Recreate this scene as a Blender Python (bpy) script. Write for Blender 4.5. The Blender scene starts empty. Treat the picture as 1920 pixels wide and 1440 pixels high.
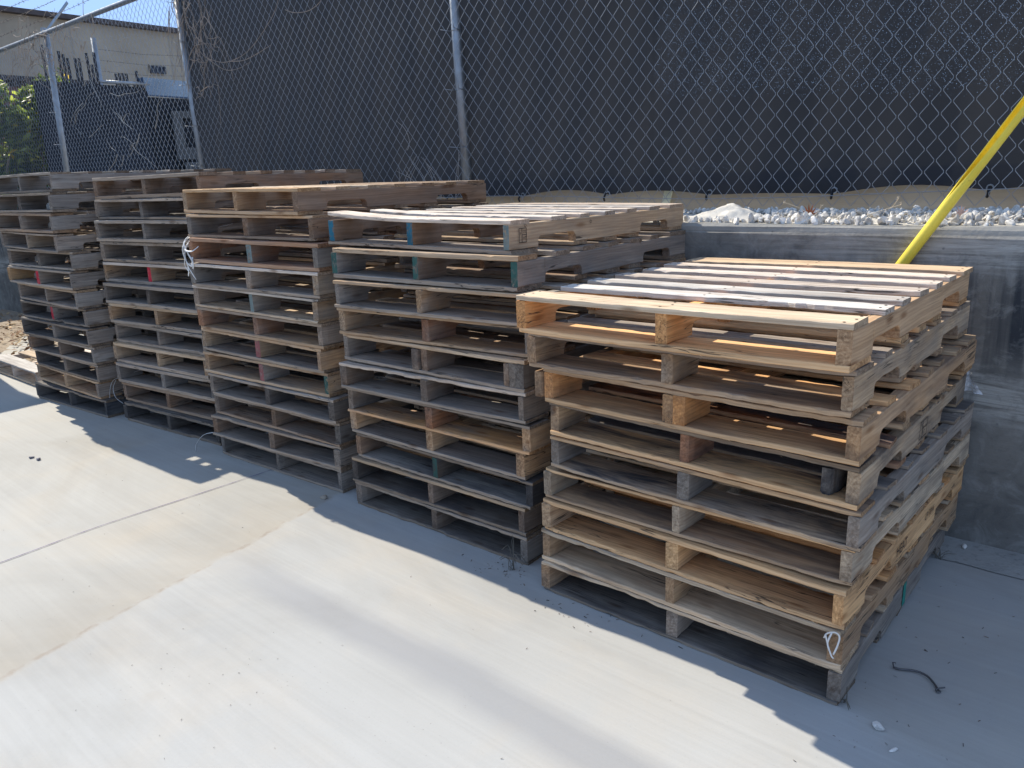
import bpy, math, random
import numpy as np
from mathutils import Matrix, Vector, Euler

R = math.radians
sc = bpy.context.scene
COL = sc.collection
rnd = random.Random(7)

# ------------------------------------------------------------------ helpers
def mesh_obj(name, verts, faces, mats, parent=None, loc=(0, 0, 0), rot=(0, 0, 0), mi=None, smooth=False):
    me = bpy.data.meshes.new(name)
    me.from_pydata(verts, [], faces)
    if not isinstance(mats, (list, tuple)):
        mats = [mats]
    for m in mats:
        me.materials.append(m)
    if mi is not None:
        me.polygons.foreach_set('material_index', mi)
    if smooth:
        me.polygons.foreach_set('use_smooth', [True] * len(me.polygons))
    me.update()
    o = bpy.data.objects.new(name, me)
    COL.objects.link(o)
    o.location = loc
    o.rotation_euler = rot
    if parent is not None:
        o.parent = parent
    return o

def tag(o, label=None, cat=None, group=None, kind=None):
    if label: o['label'] = label
    if cat: o['category'] = cat
    if group: o['group'] = group
    if kind: o['kind'] = kind
    return o

def empty(name, loc=(0, 0, 0), rot=(0, 0, 0)):
    o = bpy.data.objects.new(name, None)
    o.empty_display_size = 0.1
    COL.objects.link(o)
    o.location = loc
    o.rotation_euler = rot
    return o

class MB:
    """collects shapes into one mesh"""
    def __init__(s): s.v = []; s.f = []; s.m = []
    def add(s, v, f, m=0):
        n = len(s.v)
        s.v += [tuple(p) for p in v]
        s.f += [tuple(i + n for i in q) for q in f]
        s.m += [m] * len(f)
    def box(s, x0, x1, y0, y1, z0, z1, m=0, M=None):
        v = [(x0, y0, z0), (x1, y0, z0), (x1, y1, z0), (x0, y1, z0), (x0, y0, z1), (x1, y0, z1), (x1, y1, z1), (x0, y1, z1)]
        if M is not None: v = [M @ Vector(p) for p in v]
        s.add(v, [(0, 3, 2, 1), (4, 5, 6, 7), (0, 1, 5, 4), (1, 2, 6, 5), (2, 3, 7, 6), (3, 0, 4, 7)], m)
    def tube(s, pts, r, n=6, m=0, flat=1.0, cap=True):
        pts = [Vector(p) for p in pts]
        k = len(pts)
        rs = r if isinstance(r, (list, tuple)) else [r] * k
        prev = None
        v = []
        for i, p in enumerate(pts):
            d = (pts[min(i + 1, k - 1)] - pts[max(i - 1, 0)])
            d = d.normalized() if d.length > 1e-9 else Vector((0, 0, 1))
            if prev is None:
                up = Vector((0, 0, 1)) if abs(d.z) < .9 else Vector((0, 1, 0))
                a = d.cross(up).normalized()
            else:
                a = (prev - d * prev.dot(d))
                a = a.normalized() if a.length > 1e-6 else d.orthogonal().normalized()
            prev = a
            b = d.cross(a)
            for j in range(n):
                t = 2 * math.pi * j / n
                v.append(p + a * (math.cos(t) * rs[i]) + b * (math.sin(t) * rs[i] * flat))
        f = []
        for i in range(k - 1):
            for j in range(n):
                f.append((i * n + j, i * n + (j + 1) % n, (i + 1) * n + (j + 1) % n, (i + 1) * n + j))
        if cap:
            f.append(tuple(range(n - 1, -1, -1)))
            f.append(tuple(range((k - 1) * n, k * n)))
        s.add(v, f, m)
    def build(s, name, mats, parent=None, loc=(0, 0, 0), rot=(0, 0, 0), smooth=False):
        return mesh_obj(name, s.v, s.f, mats, parent, loc, rot, s.m, smooth)

def spline(pts, n=8):
    """Catmull-Rom through points"""
    P = [Vector(p) for p in pts]
    P = [P[0] * 2 - P[1]] + P + [P[-1] * 2 - P[-2]]
    out = []
    for i in range(1, len(P) - 2):
        for k in range(n):
            t = k / n
            a, b, c, d = P[i - 1], P[i], P[i + 1], P[i + 2]
            out.append(0.5 * ((2 * b) + (c - a) * t + (2 * a - 5 * b + 4 * c - d) * t * t + (3 * b - a - 3 * c + d) * t ** 3))
    out.append(P[-2])
    return out

# ------------------------------------------------------------------ materials
class NT:
    def __init__(s, name):
        s.m = bpy.data.materials.new(name)
        s.m.use_nodes = True
        s.t = s.m.node_tree
        s.t.nodes.clear()
        s.out = s.t.nodes.new('ShaderNodeOutputMaterial')
    def n(s, typ, **kw):
        nd = s.t.nodes.new('ShaderNode' + typ)
        for k, v in kw.items():
            if k == 'inp':
                for a, b in v.items():
                    if hasattr(b, 'links') or isinstance(b, bpy.types.NodeSocket):
                        s.t.links.new(b, nd.inputs[a])
                    else:
                        nd.inputs[a].default_value = b
            else:
                setattr(nd, k, v)
        return nd
    def L(s, a, b): s.t.links.new(a, b)
    def math(s, op, a, b=0.0, c=0.0, clamp=False):
        nd = s.n('Math', operation=op, use_clamp=clamp)
        for i, q in enumerate((a, b, c)):
            if isinstance(q, bpy.types.NodeSocket): s.L(q, nd.inputs[i])
            else: nd.inputs[i].default_value = q
        return nd.outputs[0]
    def mix(s, f, a, b, mode='MIX'):
        nd = s.n('Mix', data_type='RGBA', blend_type=mode)
        for i, q in ((0, f), (6, a), (7, b)):
            if isinstance(q, bpy.types.NodeSocket): s.L(q, nd.inputs[i])
            elif i == 0: nd.inputs[i].default_value = q
            else: nd.inputs[i].default_value = (*q, 1) if len(q) == 3 else q
        return nd.outputs[2]
    def noise(s, vec, scale=5, detail=4, rough=.55, dist=0.0, out=0):
        nd = s.n('TexNoise')
        s.L(vec, nd.inputs['Vector'])
        nd.inputs['Scale'].default_value = scale
        nd.inputs['Detail'].default_value = detail
        nd.inputs['Roughness'].default_value = rough
        nd.inputs['Distortion'].default_value = dist
        return nd.outputs[out]
    def mapv(s, vec, scale=(1, 1, 1), loc=(0, 0, 0), rot=(0, 0, 0)):
        nd = s.n('Mapping')
        s.L(vec, nd.inputs['Vector'])
        nd.inputs['Scale'].default_value = scale
        nd.inputs['Location'].default_value = loc
        nd.inputs['Rotation'].default_value = rot
        return nd.outputs[0]
    def ramp(s, f, stops):
        nd = s.n('ValToRGB')
        s.L(f, nd.inputs[0])
        e = nd.color_ramp.elements
        while len(e) > 1: e.remove(e[-1])
        for i, (p, c) in enumerate(stops):
            el = e[0] if i == 0 else e.new(p)
            el.position = p
            el.color = (c, c, c, 1) if isinstance(c, (int, float)) else (*c, 1)
        return nd.outputs[0]
    def rng(s, f, a, b, c=0.0, d=1.0):
        nd = s.n('MapRange')
        s.L(f, nd.inputs[0])
        for i, q in enumerate((a, b, c, d)): nd.inputs[i + 1].default_value = q
        return nd.outputs[0]
    def finish(s, color, rough=.8, bump=None, bs=.3, bd=.002, metal=0.0, spec=.3, extra=None):
        b = s.n('BsdfPrincipled')
        for k, q in (('Base Color', color), ('Roughness', rough), ('Metallic', metal), ('Specular IOR Level', spec)):
            if isinstance(q, bpy.types.NodeSocket): s.L(q, b.inputs[k])
            elif k == 'Base Color': b.inputs[k].default_value = (*q, 1)
            else: b.inputs[k].default_value = q
        if bump is not None:
            bn = s.n('Bump')
            bn.inputs['Strength'].default_value = bs
            bn.inputs['Distance'].default_value = bd
            s.L(bump, bn.inputs['Height'])
            s.L(bn.outputs[0], b.inputs['Normal'])
        if extra: extra(b)
        s.L(b.outputs[0], s.out.inputs[0])
        return s.m
    def obj(s): return s.n('TexCoord').outputs['Object']
    def sep(s, v):
        nd = s.n('SeparateXYZ'); s.L(v, nd.inputs[0]); return nd.outputs

def simple(name, col, rough=.7, metal=0.0, var=.25, scale=8, bump=.15, spec=.3):
    t = NT(name)
    o = t.obj()
    n = t.noise(o, scale, 5)
    c = t.mix(t.rng(n, .3, .7), tuple(x * (1 - var) for x in col), tuple(min(1, x * (1 + var)) for x in col))
    return t.finish(c, rough, t.noise(o, scale * 8, 3), bump, .003, metal, spec)

def wood_material(name, paint=None):
    t = NT(name)
    oi = t.n('ObjectInfo')
    tint, rv = oi.outputs['Color'], oi.outputs['Random']
    co = t.obj()
    off = t.n('CombineXYZ')
    t.L(t.math('MULTIPLY', rv, 41.0), off.inputs[0])
    t.L(t.math('MULTIPLY', rv, 17.0), off.inputs[1])
    t.L(t.math('MULTIPLY', rv, 29.0), off.inputs[2])
    va = t.n('VectorMath', operation='ADD')
    t.L(co, va.inputs[0]); t.L(off.outputs[0], va.inputs[1])
    p = va.outputs[0]
    # growth rings: a cylinder field about an axis along the board, wobbling along the grain
    wob = t.noise(t.mapv(p, (2.2, 7, 7)), 1.0, 3, .5, 0, 1)
    sub = t.n('VectorMath', operation='MULTIPLY_ADD')
    t.L(wob, sub.inputs[0]); sub.inputs[1].default_value = (0, .055, .055); t.L(co, sub.inputs[2])
    cen = t.n('CombineXYZ')
    t.L(t.math('MULTIPLY_ADD', rv, .10, -.09), cen.inputs[1])
    t.L(t.math('MULTIPLY_ADD', rv, -.12, .015), cen.inputs[2])
    pc = t.n('VectorMath', operation='SUBTRACT')
    t.L(sub.outputs[0], pc.inputs[0]); t.L(cen.outputs[0], pc.inputs[1])
    yz = t.n('VectorMath', operation='MULTIPLY')
    t.L(pc.outputs[0], yz.inputs[0]); yz.inputs[1].default_value = (0.012, 1, 1)
    ln = t.n('VectorMath', operation='LENGTH'); t.L(yz.outputs[0], ln.inputs[0])
    ring = t.math('SINE', t.math('MULTIPLY', ln.outputs['Value'], 620.0))
    ring = t.math('POWER', t.math('MULTIPLY_ADD', ring, .5, .5), 2.0)
    fine = t.noise(t.mapv(p, (3.0, 95, 95)), 1.0, 5, .65, .2)
    streak = t.noise(t.mapv(p, (1.3, 22, 22)), 1.0, 4, .6, .4)
    patch = t.noise(t.mapv(p, (4, 9, 9)), 1.0, 5, .6, .3)
    g = t.math('ADD', t.math('MULTIPLY', t.rng(fine, .25, .75), .55), t.math('MULTIPLY', t.rng(streak, .25, .75), .45))
    nz_ = t.math('ABSOLUTE', t.sep(t.n('TexCoord').outputs['Normal'])[2])
    deck = t.n('Attribute', attribute_type='OBJECT', attribute_name='deck').outputs['Fac']
    edge = t.math('MULTIPLY', t.rng(nz_, .75, .45), deck)      # sawn edge of a deck board, cleaner than its trodden faces
    tint = t.mix(t.math('MULTIPLY', edge, .38), tint, (.50, .37, .235))
    lo = t.mix(1.0, tint, (.44, .38, .35), 'MULTIPLY')
    hi = t.mix(1.0, tint, (1.30, 1.29, 1.28), 'MULTIPLY')
    col = t.mix(g, lo, hi)
    rm = t.math('MULTIPLY', ring, .30)
    col = t.mix(rm, col, t.mix(1.0, col, (.60, .46, .36), 'MULTIPLY'))
    # weathered grey bloom in patches
    wat = t.n('Attribute', attribute_type='OBJECT', attribute_name='weather').outputs['Fac']
    grey = t.mix(g, (.082, .073, .063), (.40, .362, .312))
    pf = t.math('MULTIPLY', t.math('MULTIPLY', t.rng(patch, .40, .62), wat), t.math('MULTIPLY_ADD', edge, -.55, 1.0))
    col = t.mix(pf, col, grey)
    # dark stains (oil, tyre rubber, mould)
    sat = t.n('Attribute', attribute_type='OBJECT', attribute_name='stain').outputs['Fac']
    sn = t.noise(t.mapv(p, (2.3, 8, 8), (5, 3, 1)), 1.0, 5, .62, .6)
    sf = t.math('MULTIPLY', t.math('MULTIPLY', t.rng(sn, .43, .62), t.math('MULTIPLY_ADD', sat, .95, .08, True)), t.math('MULTIPLY_ADD', edge, -.8, 1.0))
    col = t.mix(sf, col, (.045, .045, .05))
    ck = t.noise(t.mapv(p, (1.6, 34, 34), (3, 7, 2)), 1.0, 3, .55, .6)
    cm_ = t.math('MULTIPLY', t.rng(t.math('ABSOLUTE', t.math('SUBTRACT', ck, .5)), .004, .016, 1, 0), t.rng(t.noise(t.mapv(p, (3, 6, 6)), 1.0, 3), .52, .60, 0, .85))
    col = t.mix(cm_, col, (.03, .026, .022))
    # small knots
    vo = t.n('TexVoronoi', inp={'Scale': 1.0}); t.L(t.mapv(p, (4.5, 16, 16)), vo.inputs['Vector'])
    kn = t.rng(vo.outputs['Distance'], .06, .20, 1.0, 0.0)
    col = t.mix(t.math('MULTIPLY', kn, .7), col, t.mix(1.0, tint, (.30, .20, .14), 'MULTIPLY'))
    # end grain
    nrm = t.sep(t.n('TexCoord').outputs['Normal'])
    ax = t.math('ABSOLUTE', nrm[0])
    ef = t.rng(ax, .6, .85)
    ecr = t.noise(t.mapv(p, (10, 70, 70)), 1.0, 4, .7, 1.0)
    ecol = t.mix(t.rng(ecr, .3, .7), t.mix(1.0, col, (.45, .41, .38), 'MULTIPLY'), t.mix(1.0, col, (1.0, .97, .93), 'MULTIPLY'))
    col = t.mix(ef, col, ecol)
    if paint:
        wear = t.noise(t.mapv(p, (30, 40, 40)), 1.0, 5, .7, .5)
        pc2 = t.mix(t.rng(patch, .35, .7), tuple(x * .75 for x in paint), tuple(min(1, x * 1.35) for x in paint))
        col = t.mix(t.rng(wear, .66, .50), col, pc2)
    h = t.math('ADD', t.math('MULTIPLY', fine, .7), t.math('MULTIPLY', t.noise(t.mapv(p, (160, 30, 30)), 1.0, 2), .5))
    return t.finish(col, .82, h, .55, .0025, spec=.22)

WOOD = wood_material('weathered_wood')
PAINT = {
    'blue': wood_material('wood_blue_paint', (.022, .115, .16)),
    'palegreen': wood_material('wood_pale_green_paint', (.15, .185, .17)),
    'green': wood_material('wood_green_paint', (.03, .078, .064)),
    'red': wood_material('wood_red_paint', (.42, .02, .035)),
    'pink': wood_material('wood_faded_red_paint', (.23, .08, .075)),
}
INK = simple('black_ink', (.02, .018, .018), .8, var=.1)
NAIL = simple('rusty_nail', (.10, .07, .055), .6, .6)
GALV = simple('galvanised_steel', (.29, .305, .315), .48, .75, .18, 14, .08, .5)
WIRE = simple('galvanised_wire', (.29, .30, .31), .45, .6, .15, 40, .0, .5)
STRAPM = simple('white_plastic_strap', (.62, .595, .55), .5, 0, .15, 30, .05)
TWIG = simple('dry_twig', (.33, .26, .20), .85, 0, .35, 12)

# ------------------------------------------------------------------ pallets
LAYOUT = {
 1: [
  (-0.0107, -0.1057, -0.0436, 1.0251, 0.9604, 0.9669, 0.0167),
  (-0.0096, -0.0658, -0.0451, 1.0234, 0.8408, 0.8461, 0.0164),
  (0.0107, -0.0514, -0.0541, 0.9923, 0.7224, 0.7215, 0.0158),
  (0.0078, -0.0136, -0.0403, 0.9897, 0.6045, 0.5893, 0.0156),
  (0.0198, -0.0194, -0.0549, 1.0112, 0.4848, 0.4747, 0.0139),
  (0.0079, -0.0082, -0.0689, 1.0495, 0.3505, 0.3702, 0.0125),
  (0.0011, -0.0229, -0.0698, 1.0401, 0.2330, 0.2441, 0.0154),
  (-0.0028, -0.0137, -0.0621, 1.0438, 0.1143, 0.1176, 0.0160),
  (-0.0001, -0.0004, -0.0384, 1.0415, 0.0000, 0.0000, 0.0138),
 ],
 2: [
  (-1.2020, 0.1336, -0.0405, 1.0234, 1.1877, 1.1802, 0.0154),
  (-1.1541, 0.1070, -0.0170, 1.0051, 1.0564, 1.0558, 0.0188),
  (-1.1194, 0.0963, -0.0028, 1.0129, 0.9352, 0.9409, 0.0141),
  (-1.1176, 0.1332, 0.0216, 1.0188, 0.8204, 0.8249, 0.0140),
  (-1.1413, 0.1016, -0.0263, 1.0065, 0.7035, 0.7037, 0.0151),
  (-1.1365, 0.0979, -0.0041, 1.0053, 0.5817, 0.5889, 0.0140),
  (-1.1270, 0.1104, -0.0161, 1.0215, 0.4698, 0.4705, 0.0126),
  (-1.1783, 0.1391, -0.0386, 1.0145, 0.3545, 0.3522, 0.0143),
  (-1.1547, 0.1456, -0.0329, 1.0219, 0.2366, 0.2359, 0.0147),
  (-1.1934, 0.1465, -0.0166, 1.0087, 0.1166, 0.1186, 0.0153),
  (-1.1828, 0.1439, -0.0268, 1.0127, 0.0000, 0.0000, 0.0149),
 ],
 3: [
  (-2.4058, 0.1646, -0.0376, 1.0098, 1.3175, 1.3079, 0.0163),
  (-2.3468, 0.1957, 0.0146, 1.0195, 1.1988, 1.1943, 0.0134),
  (-2.3009, 0.1652, 0.0179, 1.0187, 1.0735, 1.0656, 0.0192),
  (-2.3173, 0.1648, 0.0210, 1.0169, 0.9517, 0.9480, 0.0154),
  (-2.3503, 0.1743, 0.0061, 1.0205, 0.8385, 0.8305, 0.0132),
  (-2.3541, 0.1849, 0.0096, 1.0190, 0.7188, 0.7127, 0.0155),
  (-2.3696, 0.1814, -0.0075, 1.0212, 0.6002, 0.5940, 0.0159),
  (-2.3649, 0.2034, 0.0243, 1.0169, 0.4773, 0.4764, 0.0154),
  (-2.3270, 0.1900, 0.0160, 1.0259, 0.3605, 0.3577, 0.0150),
  (-2.3283, 0.2116, 0.0178, 1.0287, 0.2436, 0.2369, 0.0151),
  (-2.3400, 0.2058, 0.0413, 1.0289, 0.1229, 0.1185, 0.0158),
  (-2.3456, 0.2137, 0.0145, 1.0284, 0.0000, 0.0000, 0.0159),
 ],
 4: [
  (-3.4984, 0.3635, 0.0731, 1.0854, 1.3935, 1.3971, 0.0203),
  (-3.5433, 0.3265, 0.0596, 1.0158, 1.2759, 1.2739, 0.0154),
  (-3.5362, 0.3248, 0.0836, 1.0183, 1.1439, 1.1454, 0.0209),
  (-3.5493, 0.3346, 0.0760, 1.0187, 1.0207, 1.0189, 0.0182),
  (-3.5712, 0.3346, 0.0645, 1.0160, 0.8920, 0.8946, 0.0188),
  (-3.5472, 0.2900, 0.0565, 1.0143, 0.7626, 0.7635, 0.0213),
  (-3.5501, 0.3270, 0.0815, 1.0182, 0.6363, 0.6369, 0.0198),
  (-3.5697, 0.3118, 0.0431, 1.0127, 0.5087, 0.5106, 0.0198),
  (-3.5624, 0.2915, 0.0512, 1.0124, 0.3804, 0.3828, 0.0205),
  (-3.5333, 0.2979, 0.0735, 1.0153, 0.2528, 0.2543, 0.0204),
  (-3.5305, 0.3074, 0.0627, 1.0144, 0.1261, 0.1271, 0.0199),
  (-3.4987, 0.2755, 0.0633, 1.0120, 0.0000, 0.0000, 0.0197),
 ],
 5: [
  (-4.7090, 0.1039, -0.0121, 1.0157, 1.4461, 1.4466, 0.0169),
  (-4.7039, 0.0775, -0.0132, 1.0153, 1.3248, 1.3277, 0.0161),
  (-4.7119, 0.0667, -0.0320, 1.0137, 1.2017, 1.2020, 0.0182),
  (-4.7235, 0.0718, -0.0483, 1.0150, 1.0889, 1.0816, 0.0130),
  (-4.6879, 0.1377, 0.0058, 1.0178, 0.9630, 0.9648, 0.0151),
  (-4.7094, 0.1158, -0.0004, 1.0169, 0.8440, 0.8443, 0.0161),
  (-4.6978, 0.1229, -0.0328, 1.0151, 0.7234, 0.7219, 0.0169),
  (-4.6781, 0.1537, 0.0124, 1.0156, 0.5995, 0.6038, 0.0157),
  (-4.6524, 0.1348, 0.0180, 1.0163, 0.4798, 0.4817, 0.0164),
  (-4.6507, 0.1463, 0.0066, 1.0141, 0.3579, 0.3617, 0.0166),
  (-4.6671, 0.1628, -0.0107, 1.0179, 0.2420, 0.2396, 0.0145),
  (-4.7167, 0.1629, -0.0164, 1.0214, 0.1248, 0.1196, 0.0152),
  (-4.6593, 0.1666, 0.0378, 1.0195, 0.0000, 0.0000, 0.0164),
 ],
}

HS = 0.0857        # stringer height
ST = 0.038         # stringer thickness

def plank(name, L, W, T, parent, loc, rot, tint, seed, weather=.5, stain=.2, zb=None, stations=None,
          paint=None, chip=1.0, bend=None, taper0=0.0, nails=None, rough=1.0, deck=0):
    """one sawn board: grain along local X, cross-section in YZ, worn edges, broken corners"""
    r = random.Random(seed)
    if stations is None:
        n = 40
        stations = [L * (i / n - .5) for i in range(n + 1)]
    c = 0.0016
    ph = [r.uniform(0, 6.28) for _ in range(12)]
    def nz(x, k, f):
        return math.sin(x * f + ph[k]) * .6 + math.sin(x * f * 2.7 + ph[k + 1]) * .4
    verts = []
    k0 = [r.random() for _ in range(4)]
    bites = []
    for _ in range(2 if deck else 0):
        if r.random() < .30 * rough:
            bites.append((r.choice((0, 1)), r.uniform(-.45, .45) * L, r.uniform(.03, .16), r.uniform(.002, .0065) * min(rough, 2)))
    for i, x in enumerate(stations):
        hw0 = -W / 2 + nz(x, 0, 17) * .0009 + r.uniform(-1, 1) * .0006 * rough
        hw1 = W / 2 + nz(x, 2, 15) * .0009 + r.uniform(-1, 1) * .0006 * rough
        e = min(x - stations[0], stations[-1] - x)
        endk = 0 if x < 0 else 1
        if e < .045:
            q = (1 - e / .045)
            if k0[endk] > .55: hw0 += q * .006 * chip * k0[endk]
            if k0[endk + 2] > .6: hw1 -= q * .006 * chip * k0[endk + 2]
        b = bend(x) if bend else 0.0
        for (sd, bx, bl, bd) in bites:
            q = max(0.0, 1 - abs(x - bx) / bl)
            if q > 0:
                q = min(1, .25 + q * 3.0) * bd * r.uniform(.45, 1.25)
                if sd == 0: hw0 += q
                else: hw1 -= q
        z0 = -T / 2 + (zb(x) if zb else 0) + b
        z1 = T / 2 + b - abs(nz(x, 5, 11)) * .0005
        cc = [c * r.uniform(.5, 1.9) for _ in range(4)]
        if r.random() < .10 * rough: cc[r.randrange(4)] *= 2.6
        verts += [(x, hw0 + cc[0], z0), (x, hw1 - cc[1], z0), (x, hw1, z0 + cc[1]), (x, hw1, z1 - cc[2]),
                  (x, hw1 - cc[2], z1), (x, hw0 + cc[3], z1), (x, hw0, z1 - cc[3]), (x, hw0, z0 + cc[0])]
    # ragged ends
    N = len(stations)
    for e_i, sgn in ((0, 1), (N - 1, -1)):
        sk = r.uniform(-.003, .003)
        for j in range(8):
            vx, vy, vz = verts[e_i * 8 + j]
            verts[e_i * 8 + j] = (vx + sgn * abs(r.gauss(0, .0012)) + sk * vy / W * 2, vy, vz)
    faces = []; mi = []
    for i in range(N - 1):
        for j in range(8):
            faces.append((i * 8 + j, i * 8 + (j + 1) % 8, (i + 1) * 8 + (j + 1) % 8, (i + 1) * 8 + j)); mi.append(0)
    faces.append(tuple(range(7, -1, -1))); mi.append(1 if paint else 0)
    faces.append(tuple(range((N - 1) * 8, N * 8))); mi.append(0)
    # torn fibres hanging from the sawn edges
    if deck:
        for _ in range(int(r.uniform(0, 4.5) * rough)):
            fx = r.uniform(-.48, .48) * L; sd = r.choice((-1, -1, 1)); k = len(verts)
            ln = r.uniform(.006, .022) * r.choice((-1, 1)); y0 = sd * W / 2; z0 = r.choice((-1, 1)) * T / 2
            z0 += bend(fx) if bend else 0
            verts += [(fx, y0 - sd * .0015, z0 * .9), (fx + ln * .25, y0 - sd * .001, z0 * .8), (fx + ln, y0 + sd * r.uniform(.001, .005), z0 + r.uniform(-.004, .002))]
            faces.append((k, k + 1, k + 2)); mi.append(0)
    mats = [WOOD, PAINT[paint] if paint else WOOD]
    if nails:
        mats.append(NAIL)
        for (nx, ny, nzz, sg) in nails:
            k = len(verts); rr = .0042
            for q in range(6):
                a = q * math.pi / 3
                verts.append((nx + rr * math.cos(a), ny + rr * math.sin(a), nzz + sg * .0009))
            faces.append(tuple(k + q for q in (range(6) if sg > 0 else range(5, -1, -1)))); mi.append(2)
    o = mesh_obj(name, verts, faces, mats, parent, loc, rot, mi)
    o.color = (*tint, 1)
    o['weather'] = float(weather)
    o['stain'] = float(stain)
    o['deck'] = float(deck)
    return o

def notch(x, d=.038, r=.022):
    """depth of the fork notch at distance x from the near end"""
    for a, b in ((.152, .381), (.838, 1.067)):
        if a <= x <= b:
            e = min(x - a, b - x)
            if e < r: return d - r + math.sqrt(max(0, r * r - (r - e) ** 2))
            return d
    return 0.0

def stringer_stations(rd):
    s = [0, .03, .07, .11, .1515, .1521, .1545, .160, .168, .178, .23, .30, .355, .365, .373, .3785, .3809, .3815,
         .43, .50, .56, .61, .66, .72, .79, .8375, .8381, .8405, .846, .854, .864, .92, .98, 1.041, 1.051, 1.059, 1.0645, 1.0669, 1.0675,
         1.10, 1.14, 1.18, 1.219]
    return s

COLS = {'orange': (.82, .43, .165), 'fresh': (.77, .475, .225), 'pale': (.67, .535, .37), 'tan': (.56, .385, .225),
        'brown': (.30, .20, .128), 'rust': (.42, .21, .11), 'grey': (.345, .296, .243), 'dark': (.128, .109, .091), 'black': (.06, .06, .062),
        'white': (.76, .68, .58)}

def jit(c, r, a=.22):
    k = r.uniform(1 - a, 1 + a)
    w = r.uniform(-.07, .07)
    return tuple(max(.01, v * k * (1 + q)) for v, q in zip(c, (w, 0, -w)))

GROUP = 'wooden pallets stacked along the retaining wall'

def pallet(x, y, th, w, zl, zr, tb, label, seed, base, mixin=None, mixp=.25, weather=.5, stain=.25,
           over=None, ends=None, top=None, companions=(), nails=False, bendtop=None, group=GROUP, bottom=None, drop=()):
    """48 x 40 inch stringer pallet, origin at its front right bottom corner"""
    r = random.Random(seed)
    over = over or {}
    ends = ends or {}
    root = empty('wood_pallet', (x, y, zr), (0, (zl - zr) / w, th))
    tag(root, label, 'pallet', group)
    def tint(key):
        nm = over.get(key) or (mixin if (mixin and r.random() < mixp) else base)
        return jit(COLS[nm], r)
    D = 1.219
    zs = tb
    zt = tb + HS
    # three stringers, notched
    st = stringer_stations(r)
    for k, cx in (('l', -w + ST / 2), ('m', -w / 2), ('r', -ST / 2)):
        jx = r.uniform(-.003, .003) if k == 'm' else 0
        s0 = over.get('s' + k)
        fr = r.uniform(-.004, .006)
        plank('stringer', D, ST + r.uniform(-.003, .002), HS, root, (cx + jx, D / 2 + fr, zs + HS / 2), (0, 0, R(90)),
              tint('s' + k), seed * 31 + ord(k), weather, stain * .7, zb=lambda q: notch(q + D / 2),
              stations=[q - D / 2 for q in st], paint=ends.get(k))
    for (cx, y0, y1, hcut, nm) in companions:
        plank('companion_stringer', y1 - y0, ST * .92, HS - hcut, root, (cx, (y0 + y1) / 2, zs + (HS - hcut) / 2), (0, 0, R(90)),
              jit(COLS[nm], r), seed * 57 + int(cx * 100), weather, stain, chip=2.2, rough=2.5)
    # deck boards
    def deck(nm, zc, specs, side):
        for i, (yc, bw) in enumerate(specs):
            if (side, i) in drop: continue
            L = w + r.uniform(-.007, .004)
            key = side + str(i)
            tb_ = tb - .0006
            am = r.uniform(-.0022, .0022)
            bf = (lambda q, am=am, sl_=r.uniform(-.001, .001): am * (q / .5) ** 2 - am * .4 + sl_ * q / .5)
            if bendtop and key in bendtop: bf = bendtop[key]
            nl = None
            if nails and side == 't':
                nl = []
                for sx in (-w / 2 + ST / 2, 0, w / 2 - ST / 2):
                    for q in (-.3, .3) if bw < .1 else (-.36, 0, .36):
                        nl.append((sx + r.uniform(-.009, .009), bw * q + r.uniform(-.006, .006), tb_ / 2 + bf(sx), 1))
            plank('deck_board' if side == 't' else 'bottom_board', L, bw, tb_, root,
                  (-w / 2 + r.uniform(-.004, .004), yc, zc), (0, 0, R(r.uniform(-.35, .35))),
                  tint(key), seed * 91 + i + (50 if side == 't' else 0), weather * (.8 if side == 't' else 1), over.get('stain' + key, stain),
                  bend=bf, nails=nl, chip=1.3, rough=(1.0 if r.random() < .55 else r.uniform(1.5, 3.2)), deck=1)
    tw = top or [(.070, .14), (.2635, .088), (.4365, .088), (.6095, .09), (.7825, .088), (.9555, .088), (1.149, .14)]
    bw_ = bottom or [(.0715, .143), (.43 + r.uniform(-.05, .03), .09), (.6095, .09), (.79 + r.uniform(-.03, .05), .09), (1.149, .14)]
    if not top:
        lw = r.uniform(.112, .138)
        tw = [(lw / 2 + .001, lw)] + [(c + r.uniform(-.014, .014), b * r.uniform(.90, 1.03)) for c, b in tw[1:-1]] + [tw[-1]]
    deck('b', tb / 2, bw_, 'b')
    deck('t', tb + HS + tb / 2 - .0003, tw, 't')
    return root

ORD = ['topmost', 'second', 'third', 'fourth', 'fifth', 'sixth', 'seventh', 'eighth', 'ninth', 'tenth', 'eleventh', 'twelfth', 'bottom']
STK = {1: 'nearest right-hand stack', 2: 'second stack from the right', 3: 'middle stack', 4: 'second stack from the left', 5: 'leftmost stack'}

def lift_left(h, x0=.05):
    return lambda q: (h * max(0.0, (-q + x0) / .5) ** 2 if q < x0 else 0.0)

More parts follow.
